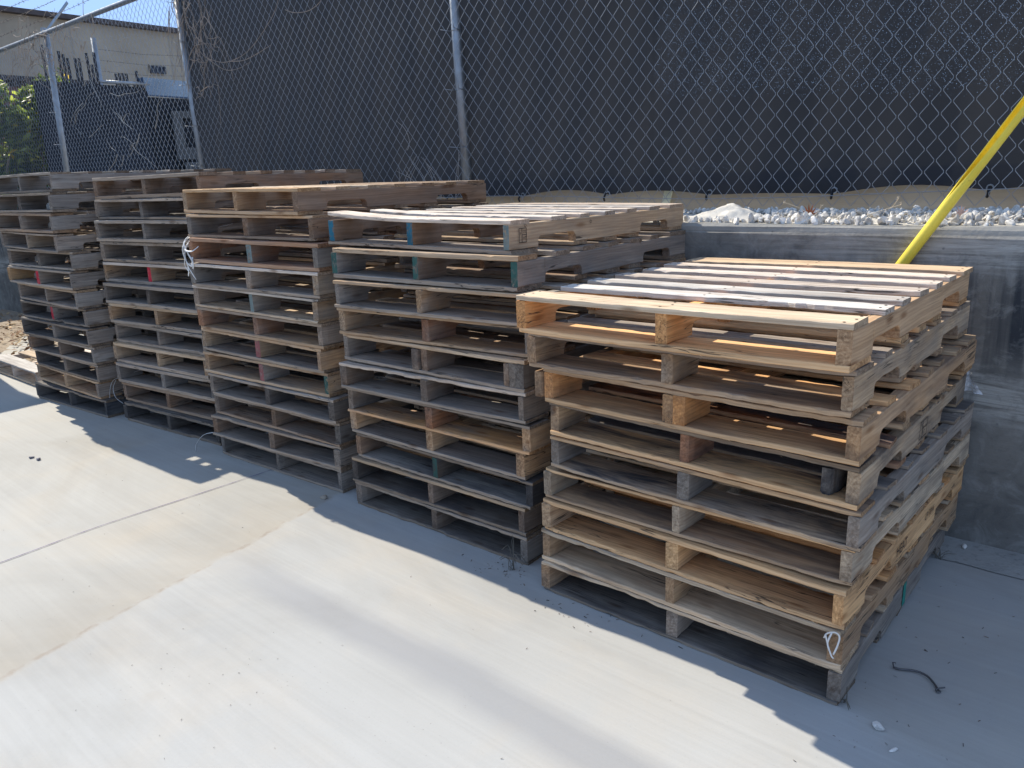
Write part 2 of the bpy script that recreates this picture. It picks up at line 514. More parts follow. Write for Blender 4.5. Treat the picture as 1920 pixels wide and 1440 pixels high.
# per pallet: look words + build options
P = {
 1: [
  ('orange new-wood', dict(base='fresh', mixin='orange', mixp=.25, weather=.12, stain=.08, nails=True,
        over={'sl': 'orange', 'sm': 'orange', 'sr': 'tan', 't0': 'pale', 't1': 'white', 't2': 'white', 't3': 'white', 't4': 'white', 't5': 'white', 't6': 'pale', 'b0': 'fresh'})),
  ('grey-brown weathered', dict(base='tan', mixin='grey', mixp=.4, weather=.55, stain=.45, over={'sr': 'tan', 'sl': 'tan', 'sm': 'tan', 'b0': 'tan'})),
  ('doubled-stringer orange', dict(base='fresh', mixin='tan', mixp=.4, weather=.2, stain=.6, over={'b0': 'fresh', 'sl': 'orange', 'sm': 'orange', 'sr': 'tan', 'stainb0': .3},
        companions=((-.991 - .02, -.004, .75, 0, 'tan'), (-.533, -.004, .75, .002, 'fresh')))),
  ('brown dark-decked', dict(base='tan', mixin='rust', mixp=.4, weather=.3, stain=.9, over={'sm': 'rust', 'sr': 'pale', 'b0': 'fresh', 't0': 'dark', 'sl': 'tan', 'stainb0': 1.0},
        companions=((-.085, .02, .5, .012, 'grey'),))),
  ('grey-sided', dict(base='tan', mixin='grey', mixp=.5, weather=.6, stain=.6, over={'sr': 'grey', 'b0': 'tan', 'sm': 'grey', 'sl': 'grey', 't0': 'fresh', 'stainb0': .9})),
  ('pale tan', dict(base='pale', mixin='tan', mixp=.4, weather=.3, stain=.55, over={'sr': 'pale', 'sm': 'pale', 'sl': 'pale', 'b0': 'tan', 't0': 'fresh', 'stainb0': .6})),
  ('orange heat-stamped', dict(base='fresh', mixin='orange', mixp=.5, weather=.12, stain=.25, over={'sr': 'fresh', 'sm': 'fresh', 'sl': 'tan', 'b0': 'fresh', 't0': 'fresh'})),
  ('tan straight-sided', dict(base='pale', mixin='tan', mixp=.5, weather=.25, stain=.2, over={'sr': 'tan', 'sm': 'tan', 'sl': 'tan', 'b0': 'pale', 't0': 'pale'})),
  ('dark grey', dict(base='tan', mixin='grey', mixp=.5, weather=.5, stain=.5, over={'b0': 'dark', 'b1': 'dark', 'b2': 'dark', 'sr': 'grey', 't0': 'pale'})),
 ],
 2: [
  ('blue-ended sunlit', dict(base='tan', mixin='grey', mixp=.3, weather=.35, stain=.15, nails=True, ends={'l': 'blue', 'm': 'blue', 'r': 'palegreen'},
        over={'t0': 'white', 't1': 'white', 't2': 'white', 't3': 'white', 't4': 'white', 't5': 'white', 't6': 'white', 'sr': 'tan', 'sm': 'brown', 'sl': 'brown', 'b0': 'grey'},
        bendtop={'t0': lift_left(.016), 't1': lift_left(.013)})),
  ('dark green-ended', dict(base='grey', mixin='brown', mixp=.3, weather=.6, stain=.25, ends={'l': 'green', 'm': 'green', 'r': 'green'}, over={'sr': 'grey', 'sm': 'brown', 't0': 'tan', 'b0': 'grey'})),
  ('pale grey', dict(base='grey', mixin='tan', mixp=.3, weather=.7, stain=.15)),
  ('rust-centred grey', dict(base='grey', mixin='tan', mixp=.3, weather=.6, stain=.2, over={'sm': 'rust', 'b0': 'tan', 't0': 'tan'})),
  ('repaired split-ended', dict(base='grey', mixin='brown', mixp=.4, weather=.55, stain=.35, over={'sm': 'brown', 'sr': 'dark', 't0': 'tan'},
        companions=((-.503 - .045, -.004, .7, .004, 'brown'), (-.085, -.002, .5, .003, 'brown'), (-.052, .0, .5, .0, 'grey')))),
  ('bowed-board grey', dict(base='grey', mixin='brown', mixp=.3, weather=.6, stain=.25, over={'t0': 'white', 'sl': 'brown'})),
  ('orange-edged grey', dict(base='grey', mixin='tan', mixp=.3, weather=.6, stain=.3, over={'b0': 'orange', 'sm': 'rust'})),
  ('tan-blocked grey', dict(base='grey', mixin='tan', mixp=.4, weather=.55, stain=.3, over={'sl': 'tan', 'sm': 'tan'})),
  ('blackened', dict(base='dark', mixin='grey', mixp=.3, weather=.35, stain=.6, over={'sr': 'black', 'sl': 'brown'}, ends={'m': 'green'})),
  ('brown-edged dark', dict(base='dark', mixin='brown', mixp=.5, weather=.4, stain=.4, over={'t0': 'tan', 'sm': 'brown', 'sr': 'brown'})),
  ('dusty dark grey', dict(base='dark', mixin='grey', mixp=.4, weather=.5, stain=.4, over={'sm': 'brown', 't0': 'grey'})),
 ],
 3: [
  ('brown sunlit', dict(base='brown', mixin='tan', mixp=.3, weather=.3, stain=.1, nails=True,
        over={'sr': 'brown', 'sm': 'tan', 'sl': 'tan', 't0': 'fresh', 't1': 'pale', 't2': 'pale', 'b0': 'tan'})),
  ('ridged brown-sided', dict(base='grey', mixin='brown', mixp=.35, weather=.5, stain=.2, over={'sr': 'brown', 'sm': 'brown', 't0': 'tan'})),
  ('strap-hung', dict(base='grey', mixin='rust', mixp=.3, weather=.65, stain=.2, over={'sl': 'rust'}, ends={'m': 'palegreen'})),
  ('whitish grey', dict(base='grey', mixin='tan', mixp=.2, weather=.8, stain=.15, over={'t0': 'white'})),
  ('pale-fronted', dict(base='grey', mixin='tan', mixp=.35, weather=.75, stain=.15, over={'t0': 'white', 'b0': 'pale'}, ends={'m': 'palegreen'})),
  ('rusty-hearted', dict(base='grey', mixin='rust', mixp=.25, weather=.6, stain=.15, over={'sl': 'rust', 'sm': 'rust', 'b0': 'tan'})),
  ('pink-ended', dict(base='grey', mixin='tan', mixp=.4, weather=.6, stain=.15, over={'sm': 'tan', 't0': 'tan'}, ends={'m': 'pink'})),
  ('blue-tipped grey', dict(base='grey', mixin='tan', mixp=.25, weather=.6, stain=.3, ends={'m': 'pink', 'r': 'green'})),
  ('slate-dark', dict(base='grey', mixin='dark', mixp=.4, weather=.5, stain=.35, over={'sr': 'dark'})),
  ('plain grey-brown', dict(base='grey', mixin='brown', mixp=.25, weather=.5, stain=.3, over={'sr': 'dark'})),
  ('brown-blocked', dict(base='grey', mixin='brown', mixp=.25, weather=.55, stain=.2, over={'sm': 'brown', 'sl': 'brown'})),
  ('dusty grey', dict(base='grey', mixin='tan', mixp=.15, weather=.6, stain=.25)),
 ],
 4: [
  ('brown-grey', dict(base='grey', mixin='brown', mixp=.3, weather=.45, stain=.15, over={'sm': 'brown', 'sl': 'brown'})),
  ('splintered grey', dict(base='grey', mixin='dark', mixp=.3, weather=.7, stain=.2)),
  ('light grey', dict(base='grey', mixin='dark', mixp=.2, weather=.8, stain=.2)),
  ('weather-beaten brown', dict(base='grey', mixin='brown', mixp=.3, weather=.6, stain=.15)),
  ('red-striped', dict(base='grey', mixin='tan', mixp=.4, weather=.6, stain=.1, ends={'m': 'red'}, over={'sl': 'tan', 'sm': 'tan', 't0': 'white'})),
  ('dark-fronted', dict(base='grey', mixin='dark', mixp=.5, weather=.5, stain=.3)),
  ('thin-edged grey', dict(base='grey', mixin='tan', mixp=.3, weather=.6, stain=.2, over={'t0': 'pale'})),
  ('ash-grey', dict(base='grey', mixin='dark', mixp=.3, weather=.7, stain=.25)),
  ('tan-blocked', dict(base='grey', mixin='tan', mixp=.35, weather=.5, stain=.2, over={'sl': 'tan', 'sm': 'tan', 't0': 'tan'})),
  ('shadowed grey', dict(base='grey', mixin='dark', mixp=.3, weather=.6, stain=.25)),
  ('brown-sided', dict(base='grey', mixin='brown', mixp=.4, weather=.5, stain=.2, over={'sm': 'brown'})),
  ('blackish ground-level', dict(base='dark', mixin='grey', mixp=.3, weather=.4, stain=.45)),
 ],
 5: [
  ('sun-edged grey', dict(base='grey', mixin='dark', mixp=.3, weather=.7, stain=.2)),
  ('slate-grey', dict(base='grey', mixin='dark', mixp=.4, weather=.6, stain=.25)),
  ('smooth grey', dict(base='grey', mixin='brown', mixp=.2, weather=.6, stain=.2)),
  ('curved-notch grey', dict(base='grey', mixin='tan', mixp=.3, weather=.6, stain=.15, over={'sm': 'tan'})),
  ('right-shifted', dict(base='grey', mixin='dark', mixp=.3, weather=.6, stain=.2)),
  ('tan-cornered', dict(base='grey', mixin='dark', mixp=.3, weather=.5, stain=.25, over={'sl': 'fresh'}, ends={'m': 'red'})),
  ('skewed grey', dict(base='grey', mixin='tan', mixp=.25, weather=.6, stain=.2)),
  ('red-marked', dict(base='dark', mixin='grey', mixp=.5, weather=.5, stain=.25, ends={'m': 'red'})),
  ('dark charcoal', dict(base='dark', mixin='grey', mixp=.3, weather=.5, stain=.3)),
  ('brownish', dict(base='grey', mixin='brown', mixp=.3, weather=.5, stain=.25, over={'sl': 'brown'})),
  ('smoke-grey', dict(base='grey', mixin='dark', mixp=.4, weather=.5, stain=.25)),
  ('light tan', dict(base='tan', mixin='grey', mixp=.3, weather=.4, stain=.15)),
  ('black-ended', dict(base='dark', mixin='grey', mixp=.3, weather=.4, stain=.4, over={'sr': 'black'})),
 ],
}
ROOTS = {}
for s in LAYOUT:
    n = len(LAYOUT[s])
    for i, row in enumerate(LAYOUT[s]):
        look, opt = P[s][i]
        if i == 0: pos = 'topmost of the ' + STK[s]
        elif i == n - 1: pos = 'bottom of the ' + STK[s]
        else: pos = ORD[i] + ' from the top of the ' + STK[s]
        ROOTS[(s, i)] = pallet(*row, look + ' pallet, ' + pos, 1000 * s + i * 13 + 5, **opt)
# the lone pallet in the sun beyond the leftmost stack
ROOTS['lone'] = pallet(-5.99, .25, -.03, 1.016, .004, .004, .016, 'sun-bleached pallet lying alone on the ground left of the leftmost stack', 9001,
       base='white', mixin='pale', mixp=.3, weather=.4, stain=.1)

# ink stamps and lettering on the right-hand stringers
def text_mesh(name, body, size, parent, yc, zc, xoff=.0012, squash=1.0):
    cu = bpy.data.curves.new(name, 'FONT')
    cu.body = body
    cu.size = size
    cu.align_x = 'CENTER'; cu.align_y = 'CENTER'
    cu.resolution_u = 3
    tmp = bpy.data.objects.new(name + '_tmp', cu)
    COL.objects.link(tmp)
    dg = bpy.context.evaluated_depsgraph_get()
    me = bpy.data.meshes.new_from_object(tmp.evaluated_get(dg))
    bpy.data.objects.remove(tmp); bpy.data.curves.remove(cu)
    me.name = name
    me.materials.clear(); me.materials.append(INK)
    o = bpy.data.objects.new(name, me)
    COL.objects.link(o)
    o.parent = parent
    o.location = (xoff, yc, zc)
    o.rotation_euler = (R(90), 0, R(90))
    o.scale = (squash, 1, 1)
    return o

def right_stringer(root):
    best = None
    for c in root.children:
        if c.name.startswith('stringer') and (best is None or c.location.x > best.location.x): best = c
    return best

def stamp_box(parent, yc, zc, wd, ht, xo):
    b = MB(); t = .0022
    def bar(y0, y1, z0, z1): b.box(xo, xo + .0004, y0, y1, z0, z1)
    y0, y1, z0, z1 = yc - wd / 2, yc + wd / 2, zc - ht / 2, zc + ht / 2
    bar(y0, y1, z0, z0 + t); bar(y0, y1, z1 - t, z1); bar(y0, y0 + t, z0 + t, z1 - t); bar(y1 - t, y1, z0 + t, z1 - t)
    ym = y0 + wd * .36
    bar(ym, ym + t, z0 + t, z1 - t)
    bar(ym + t, y1 - t, zc + .001, zc + .001 + t * .8)
    return b.build('ink_stamp', INK, parent)

def to_stringer(root, o):
    """re-parent an ink mark from pallet space to the right stringer it is printed on"""
    st = right_stringer(root)
    o.parent = st
    o.matrix_parent_inverse = st.matrix_basis.inverted()
    return o

XO = .0024
r20 = ROOTS[(2, 0)]
to_stringer(r20, stamp_box(r20, .062, .062, .042, .050, XO))
to_stringer(r20, text_mesh('stamp_text', 'US', .014, r20, .071, .074, XO + .0003))
to_stringer(r20, text_mesh('stamp_text', 'HT', .014, r20, .071, .052, XO + .0003))
to_stringer(r20, text_mesh('stamp_text', 'IP', .014, r20, .049, .068, XO + .0003, .7))
to_stringer(r20, text_mesh('stamp_text', 'O', .016, r20, .076, .094, XO + .0003))
to_stringer(r20, text_mesh('stamp_text', 'O', .018, r20, .47, .082, XO + .0003))
r16 = ROOTS[(1, 6)]
to_stringer(r16, text_mesh('stamp_text', 'HEAT', .046, r16, .47, .060, XO + .0003, .9))
to_stringer(r16, text_mesh('stamp_text', 'LP 70W', .036, r16, .76, .070, XO + .0003, .85))
r13 = ROOTS[(1, 3)]
to_stringer(r13, stamp_box(r13, .60, .058, .085, .058, XO))
to_stringer(r13, text_mesh('stamp_text', 'IPPC', .022, r13, .585, .07, XO + .0003, .7))
to_stringer(r13, text_mesh('stamp_text', 'HT', .022, r13, .605, .045, XO + .0003))
# green paint stripe on the bottom pallet's side
r18 = ROOTS[(1, 8)]
gs = MB(); gs.box(XO, XO + .0004, .60, .635, .02, .10)
to_stringer(r18, gs.build('paint_stripe', simple('green_paint_stripe', (.02, .20, .15), .6), r18))
# scorch mark on the third pallet's side
r12 = ROOTS[(1, 2)]

# ------------------------------------------------------------------ ground
def slab_material():
    t = NT('broom_finished_concrete')
    o = t.obj()
    X = t.sep(o)
    wobx = t.noise(o, 1.3, 3)
    base = t.mix(t.rng(t.noise(o, .7, 5, .55), .3, .7), (.335, .329, .308), (.405, .398, .374))
    base = t.mix(t.rng(t.noise(t.mapv(o, (1, 1, 1), (9, 4, 0)), 1.9, 6, .6, .4), .45, .75), base, (.40, .372, .325))
    # broom strokes along the row
    rot = t.mapv(o, (1, 1, 1), (0, 0, 0), (0, 0, R(2.5)))
    br = t.noise(t.mapv(rot, (.55, 55, 1)), 1.0, 4, .6)
    br2 = t.noise(t.mapv(rot, (.35, 14, 1)), 1.0, 3, .55)
    amt = t.rng(t.noise(o, .9, 2), .3, .7, .35, 1.0)
    k = t.math('MULTIPLY', t.math('ADD', t.math('MULTIPLY', t.math('SUBTRACT', br, .5), .24), t.math('MULTIPLY', t.math('SUBTRACT', br2, .5), .24)), amt)
    kk = t.math('ADD', k, 1.0)
    kc = t.n('CombineXYZ'); [t.L(kk, kc.inputs[i]) for i in range(3)]
    base = t.mix(1.0, base, kc.outputs[0], 'MULTIPLY')
    # old grey tyre band
    yb = t.math('ADD', X[1], t.math('MULTIPLY', t.math('SUBTRACT', wobx, .5), .16))
    yb = t.math('MULTIPLY_ADD', X[0], .035, yb)
    bf = t.math('MULTIPLY', t.rng(t.math('ABSOLUTE', t.math('ADD', yb, .56)), .035, .11, 1, 0), t.math('MULTIPLY', t.rng(X[0], -2.35, -1.7, 0, 1), t.rng(X[0], -.3, .6, 1, 0)))
    base = t.mix(t.math('MULTIPLY', bf, .75), base, (.265, .265, .265))
    # dusty, rough-edged cold joint running away from the wall
    xj = t.math('MULTIPLY_ADD', X[1], .17, X[0])
    xj = t.math('ADD', xj, t.math('MULTIPLY', t.math('SUBTRACT', t.noise(o, 9, 5, .65), .5), .075))
    jd = t.math('ADD', xj, 2.33)
    jf = t.math('MULTIPLY', t.rng(jd, -.33, -.02, 0, 1), t.rng(jd, .0, .03, 1, 0))
    base = t.mix(t.math('MULTIPLY', jf, t.rng(t.noise(o, 6, 5), .3, .7, .2, .6)), base, (.37, .335, .28))
    je = t.rng(t.math('ABSOLUTE', jd), .004, .016, 1, 0)
    base = t.mix(t.math('MULTIPLY', je, t.rng(t.noise(o, 14, 4), .45, .6, 0, .75)), base, (.30, .255, .21))
    far = t.rng(jd, -.02, .02, 1, 0)
    base = t.mix(t.math('MULTIPLY', far, .6), base, t.mix(1.0, base, (.90, .865, .80), 'MULTIPLY'))
    blot = t.noise(t.mapv(o, (.6, 1.1, 1), (2, 7, 0)), 1.0, 6, .62, .8)
    base = t.mix(t.rng(blot, .47, .70, 0, .8), base, t.mix(1.0, base, (.80, .785, .76), 'MULTIPLY'))
    # drips and small rust-coloured spots
    vo = t.n('TexVoronoi', inp={'Scale': 3.2}); t.L(o, vo.inputs['Vector'])
    sp = t.math('MULTIPLY', t.rng(vo.outputs['Distance'], .02, .13, 1, 0), t.rng(t.noise(o, 2.3, 2), .5, .6, 0, .4))
    base = t.mix(sp, base, (.33, .29, .235))
    po = t.n('TexVoronoi', inp={'Scale': 42.0}); t.L(o, po.inputs['Vector'])
    base = t.mix(t.math('MULTIPLY', t.rng(po.outputs['Distance'], .03, .10, 1, 0), t.rng(t.noise(o, 3.1, 3), .5, .62, 0, .55)), base, (.16, .15, .135))
    sd = t.noise(o, 150, 2, .5)
    base = t.mix(t.rng(sd, .62, .8, 0, .25), base, (.25, .24, .22))
    h = t.math('ADD', t.math('MULTIPLY', br, .7), t.math('MULTIPLY', t.noise(o, 90, 4), .4))
    return t.finish(base, .78, h, .35, .003, spec=.25)

def grid(x0, x1, y0, y1, z, nx, ny, fn=None):
    v = []; f = []
    for j in range(ny + 1):
        for i in range(nx + 1):
            x = x0 + (x1 - x0) * i / nx; y = y0 + (y1 - y0) * j / ny
            v.append((x, y, z + (fn(x, y) if fn else 0)))
    for j in range(ny):
        for i in range(nx):
            a = j * (nx + 1) + i
            f.append((a, a + 1, a + nx + 2, a + nx + 1))
    return v, f

WS = -.04                       # the wall and fence run very slightly askew to the first stack
def wally(x, off=0.0): return 1.275 + off + WS * x
WANG = math.atan(WS)

slab = mesh_obj('concrete_slab', [(-90, -90, 0), (60, -90, 0), (60, wally(60, .05), 0), (-90, wally(-90, .05), 0)], [(0, 1, 2, 3)], slab_material())
tag(slab, kind='structure')
# chalk line
cm = MB()
pts = [(-3.02, -3.0), (-2.99, -1.6), (-2.965, -1.056), (-2.975, -.66), (-2.94, -.2), (-2.91, .25), (-2.88, 1.0)]
sp_ = spline([(a, b, 0) for a, b in pts], 14)
rl = random.Random(3)
v = []; f = []
for i, p_ in enumerate(sp_):
    wd = .0021 * rl.uniform(.5, 1.25)
    v += [(p_.x - wd, p_.y, .0035), (p_.x + wd, p_.y, .0035)]
    if i: f.append((2 * i - 2, 2 * i - 1, 2 * i + 1, 2 * i))
tag(mesh_obj('chalk_line', v, f, simple('violet_chalk', (.10, .075, .17), .9, var=.35, scale=30)), kind='structure')

# rough concrete strip at the foot of the wall
ft = NT('rough_concrete')
o_ = ft.obj()
fc = ft.mix(ft.rng(ft.noise(o_, 3, 6, .6), .3, .7), (.27, .265, .245), (.40, .385, .35))
fc = ft.mix(ft.rng(ft.noise(o_, 40, 4), .55, .8), fc, (.18, .17, .155))
FOOT = ft.finish(fc, .9, ft.noise(o_, 60, 5), .6, .006)
v = []; f = []
xs = [-14 + .09 * i for i in range(190)]
for i, x in enumerate(xs):
    v += [(x, wally(x, -.215) + .012 * math.sin(x * 5) + rl.uniform(-.006, .006), .004), (x, wally(x, .02), .0065)]
    if i: f.append((2 * i - 2, 2 * i, 2 * i + 1, 2 * i - 1))
tag(mesh_obj('footing_strip', v, f, FOOT), kind='structure')

# dirt and leaves at the left end
dt = NT('dry_dirt')
o_ = dt.obj()
dc = dt.mix(dt.rng(dt.noise(o_, 4, 6, .65), .3, .7), (.20, .145, .10), (.42, .35, .26))
dc = dt.mix(dt.rng(dt.noise(o_, 30, 4), .5, .75), dc, (.16, .11, .075))
DIRT = dt.finish(dc, .95, dt.noise(o_, 35, 6), .8, .015)
def dirtmask(x, y): return 0.0
v, f = grid(-24, -5.9, .3, 2.3, 0, 70, 16, lambda x, y: .012 + .018 * math.sin(x * 3.1 + y * 5) * math.sin(y * 4 + x) - .05 * max(0, (.62 + .10 * math.sin(x * 4) - y)) * 2 - (.06 * max(0, x + 6.4)))
tag(mesh_obj('dirt_ground', v, f, DIRT, smooth=True), kind='structure')
ll = MB()
rl = random.Random(11)
for _ in range(900):
    x = rl.uniform(-11.5, -6.2); y = rl.uniform(.55, wally(-9) - .05)
    a = rl.uniform(0, 6.28); s_ = rl.uniform(.015, .045)
    M = Matrix.Translation((x, y, .02 + rl.uniform(0, .03))) @ Euler((rl.uniform(-.6, .6), rl.uniform(-.6, .6), a)).to_matrix().to_4x4()
    ll.add([M @ Vector(q) for q in ((-s_, 0, 0), (0, -s_ * .45, .004), (s_, 0, 0), (0, s_ * .45, .004))], [(0, 1, 2, 3)], rl.randrange(2))
tag(ll.build('leaf_litter', [simple('brown_leaf', (.26, .14, .07), .8, var=.4), simple('tan_leaf', (.42, .30, .17), .8, var=.4)]),
    'brown fallen leaves lying on the dirt at the foot of the wall', 'leaves', kind='stuff')

# ------------------------------------------------------------------ retaining wall
def wall_material():
    t = NT('stained_cast_concrete')
    o = t.obj()
    X = t.sep(o)
    base = t.mix(t.rng(t.noise(o, 1.6, 6, .6), .3, .7), (.120, .109, .094), (.250, .229, .195))
    # pale pour layers: thin, gently sagging horizontal bands
    zz = t.math('ADD', X[2], t.math('MULTIPLY', t.math('SUBTRACT', t.noise(t.mapv(o, (.8, 1, 1)), 1.0, 3), .5), .22))
    lay = t.noise(t.mapv(o, (1.5, 1, 22)), 1.0, 6, .75, 1.6)
    b1 = t.math('MULTIPLY', t.rng(t.math('ABSOLUTE', t.math('SUBTRACT', zz, 1.13)), .03, .11, 1, 0), t.rng(X[0], -.9, -.1, .1, 1))
    b2 = t.math('MULTIPLY', t.rng(t.math('ABSOLUTE', t.math('SUBTRACT', zz, .60)), .05, .13, 1, 0), 1.0)
    bb = t.math('MULTIPLY', t.math('MAXIMUM', b1, b2), t.rng(lay, .42, .60))
    base = t.mix(t.math('MULTIPLY', bb, .9), base, (.42, .395, .345))
    # black run-down stains
    dn = t.noise(t.mapv(o, (9, 1, .55)), 1.0, 5, .62, .3)
    dz = t.math('MULTIPLY', t.rng(X[2], .62, .80), t.rng(X[2], 1.12, 1.0))
    df = t.math('MULTIPLY', t.rng(dn, .48, .64), dz)
    base = t.mix(t.math('MULTIPLY', df, .95), base, (.030, .033, .038))
    # form-board scratches
    sc_ = t.noise(t.mapv(o, (5, 1, 70)), 1.0, 3, .6)
    base = t.mix(t.math('MULTIPLY', t.rng(sc_, .58, .8, 0, .4), t.rng(t.noise(o, 4, 4), .45, .6)), base, (.21, .20, .18))
    mot = t.noise(o, 11, 6, .7, .6)
    base = t.mix(t.rng(mot, .50, .72, 0, .55), base, (.36, .342, .305))
    base = t.mix(t.rng(mot, .46, .30, 0, .55), base, (.075, .073, .070))
    lip = t.rng(X[2], 1.172, 1.180)
    base = t.mix(t.math('MULTIPLY', lip, .55), base, (.36, .342, .30))
    pit = t.n('TexVoronoi', inp={'Scale': 26.0}); t.L(o, pit.inputs['Vector'])
    base = t.mix(t.math('MULTIPLY', t.rng(pit.outputs['Distance'], .05, .16, 1, 0), t.rng(t.noise(o, 5, 2), .5, .6, 0, .5)), base, (.06, .06, .06))
    h = t.math('ADD', t.noise(o, 50, 5), t.math('MULTIPLY', sc_, .5))
    return t.finish(base, .85, h, .4, .006)
WALLM = wall_material()
prof = [(0, 0, -.25), (0, 0, 1.168), (0, .005, 1.176), (0, .007, 1.196), (0, .017, 1.209), (0, .20, 1.213), (0, .20, -.25)]
v = []; f = []
nst = 60
rl = random.Random(21)
for i in range(nst + 1):
    x = -16 + 22 * i / nst
    dx = x / math.cos(WANG)
    for (a, b, c) in prof:
        v.append((dx, b + (rl.uniform(-.0015, .0015) if 0 < c < 1.2 else 0), c + (rl.uniform(-.003, .003) if c > 1.1 else 0)))
k = len(prof)
for i in range(nst):
    for j in range(k - 1):
        f.append((i * k + j, (i + 1) * k + j, (i + 1) * k + j + 1, i * k + j + 1))
f.append(tuple(range(k))); f.append(tuple(reversed(range(nst * k, nst * k + k))))
wall = mesh_obj('retaining_wall', v, f, WALLM, None, (0, 1.275, 0), (0, 0, WANG))
tag(wall, 'dark stained concrete retaining wall behind the pallet stacks', 'wall')

# upper ground behind the wall
v, f = grid(-60, 40, 1.0, 80, 0, 40, 30)
ug = NT('upper_ground')
o_ = ug.obj()
uc = ug.mix(ug.rng(ug.noise(o_, 1.2, 6, .6), .3, .7), (.30, .27, .22), (.45, .42, .36))
v2 = [(-16.2, wally(-16.2, .19), 1.185), (6.2, wally(6.2, .19), 1.185), (60, 1.0, 1.185), (60, 90, 1.185), (-90, 90, 1.185), (-90, 5.0, 1.185)]
tag(mesh_obj('upper_ground', v2, [(0, 1, 2, 3, 4, 5)], ug.finish(uc, .95, ug.noise(o_, 40, 5), .6, .01)), kind='structure')

# gravel along the top of the wall
def rock(r, sx, sy, sz, seed):
    q = random.Random(seed)
    phi = (1 + 5 ** .5) / 2
    v = [Vector(p).normalized() for p in ((-1, phi, 0), (1, phi, 0), (-1, -phi, 0), (1, -phi, 0), (0, -1, phi), (0, 1, phi), (0, -1, -phi), (0, 1, -phi), (phi, 0, -1), (phi, 0, 1), (-phi, 0, -1), (-phi, 0, 1))]
    f = [(0, 11, 5), (0, 5, 1), (0, 1, 7), (0, 7, 10), (0, 10, 11), (1, 5, 9), (5, 11, 4), (11, 10, 2), (10, 7, 6), (7, 1, 8), (3, 9, 4), (3, 4, 2), (3, 2, 6), (3, 6, 8), (3, 8, 9), (4, 9, 5), (2, 4, 11), (6, 2, 10), (8, 6, 7), (9, 8, 1)]
    mid = {}
    nf = []
    def mp(a, b):
        kx = (min(a, b), max(a, b))
        if kx not in mid:
            mid[kx] = len(v); v.append(((v[a] + v[b]) / 2).normalized())
        return mid[kx]
    for a, b, c in f:
        ab, bc, ca = mp(a, b), mp(b, c), mp(c, a)
        nf += [(a, ab, ca), (b, bc, ab), (c, ca, bc), (ab, bc, ca)]
    planes = [(Vector((q.gauss(0, 1), q.gauss(0, 1), q.gauss(0, 1))).normalized(), q.uniform(.42, .78)) for _ in range(9)]
    out = []
    for p in v:
        p = p.copy()
        for nrm, d in planes:
            k_ = p.dot(nrm)
            if k_ > d: p -= nrm * (k_ - d) * .92
        out.append(Vector((p.x * sx * r, p.y * sy * r, p.z * sz * r)))
    return out, nf
ROCKS = [rock(1, 1.15, .85, .62, i) for i in range(30)]
def rock_material(name, a, b):
    t = NT(name)
    o = t.obj()
    vo = t.n('TexVoronoi', inp={'Scale': 16.0}); t.L(o, vo.inputs['Vector'])
    c = t.mix(t.sep(vo.outputs['Color'])[0], a, b)
    c = t.mix(t.rng(t.noise(o, 60, 4), .5, .75), c, tuple(x * .7 for x in a))
    return t.finish(c, .85, t.noise(o, 120, 4), .4, .003)
GRAV = rock_material('white_limestone', (.42, .39, .345), (.74, .70, .63))
gv = MB()
rl = random.Random(5)
def gtop(x, o):           # height of the gravel bed
    m = 0
    return 1.2 + .018 + .022 * max(0, min(1, (o - .05) / .12)) + m
for _ in range(5800):
    x = rl.uniform(-4.5, .75) if _ < 4500 else rl.uniform(.75, 3.4); of = rl.uniform(.028, .50)
    if x < -1.3 and rl.random() < .55: continue
    if -1.3 < x < -.80 and .09 < of < .3: continue
    k_ = (.0055 + .018 * rl.random() ** 1.8) * (1.3 if of < .11 else .9)
    rv_, rf_ = ROCKS[rl.randrange(30)]
    M = Matrix.Translation((x, wally(x, of), gtop(x, of) - .012 + rl.uniform(0, .012) + k_ * .3)) @ Euler((rl.uniform(0, 6.28), rl.uniform(0, 6.28), rl.uniform(0, 6.28))).to_matrix().to_4x4() @ Matrix.Scale(k_, 4)
    gv.add([M @ p for p in rv_], rf_)
tag(gv.build('gravel', GRAV), 'white gravel stones lying along the top of the retaining wall', 'gravel', kind='stuff')
v, f = grid(-5, 3.6, .015, .60, 0, 180, 14)
v = [(x, wally(x, o), gtop(x, o) - .012) for x, o, z in v]
SAND = simple('pale_sand', (.56, .52, .45), .95, 0, .15, 30, .6)
tag(mesh_obj('gravel_bed', v, f, SAND, smooth=True), kind='structure')
# heap of sand against the fence
v, f = grid(-1.34, -.74, .075, .34, 0, 60, 30)
def mound(x, o):
    m = .026 * math.exp(-((x + .985) / .055) ** 2 - ((o - .20) / .07) ** 2) + .052 * math.exp(-((x + 1.06) / .14) ** 2 - ((o - .19) / .085) ** 2) + .030 * math.exp(-((x + .90) / .10) ** 2 - ((o - .17) / .07) ** 2)
    return 1.205 + m + .004 * math.sin(x * 70 + o * 31) * math.sin(o * 90 + x * 13) + .003 * math.sin(x * 37 - o * 55) + rl.uniform(-.0028, .0028)
v = [(x, wally(x, o), mound(x, o)) for x, o, z in v]
tag(mesh_obj('sand_heap', v, f, SAND, smooth=True), 'small heap of pale sand on the gravel under the fence', 'sand heap')
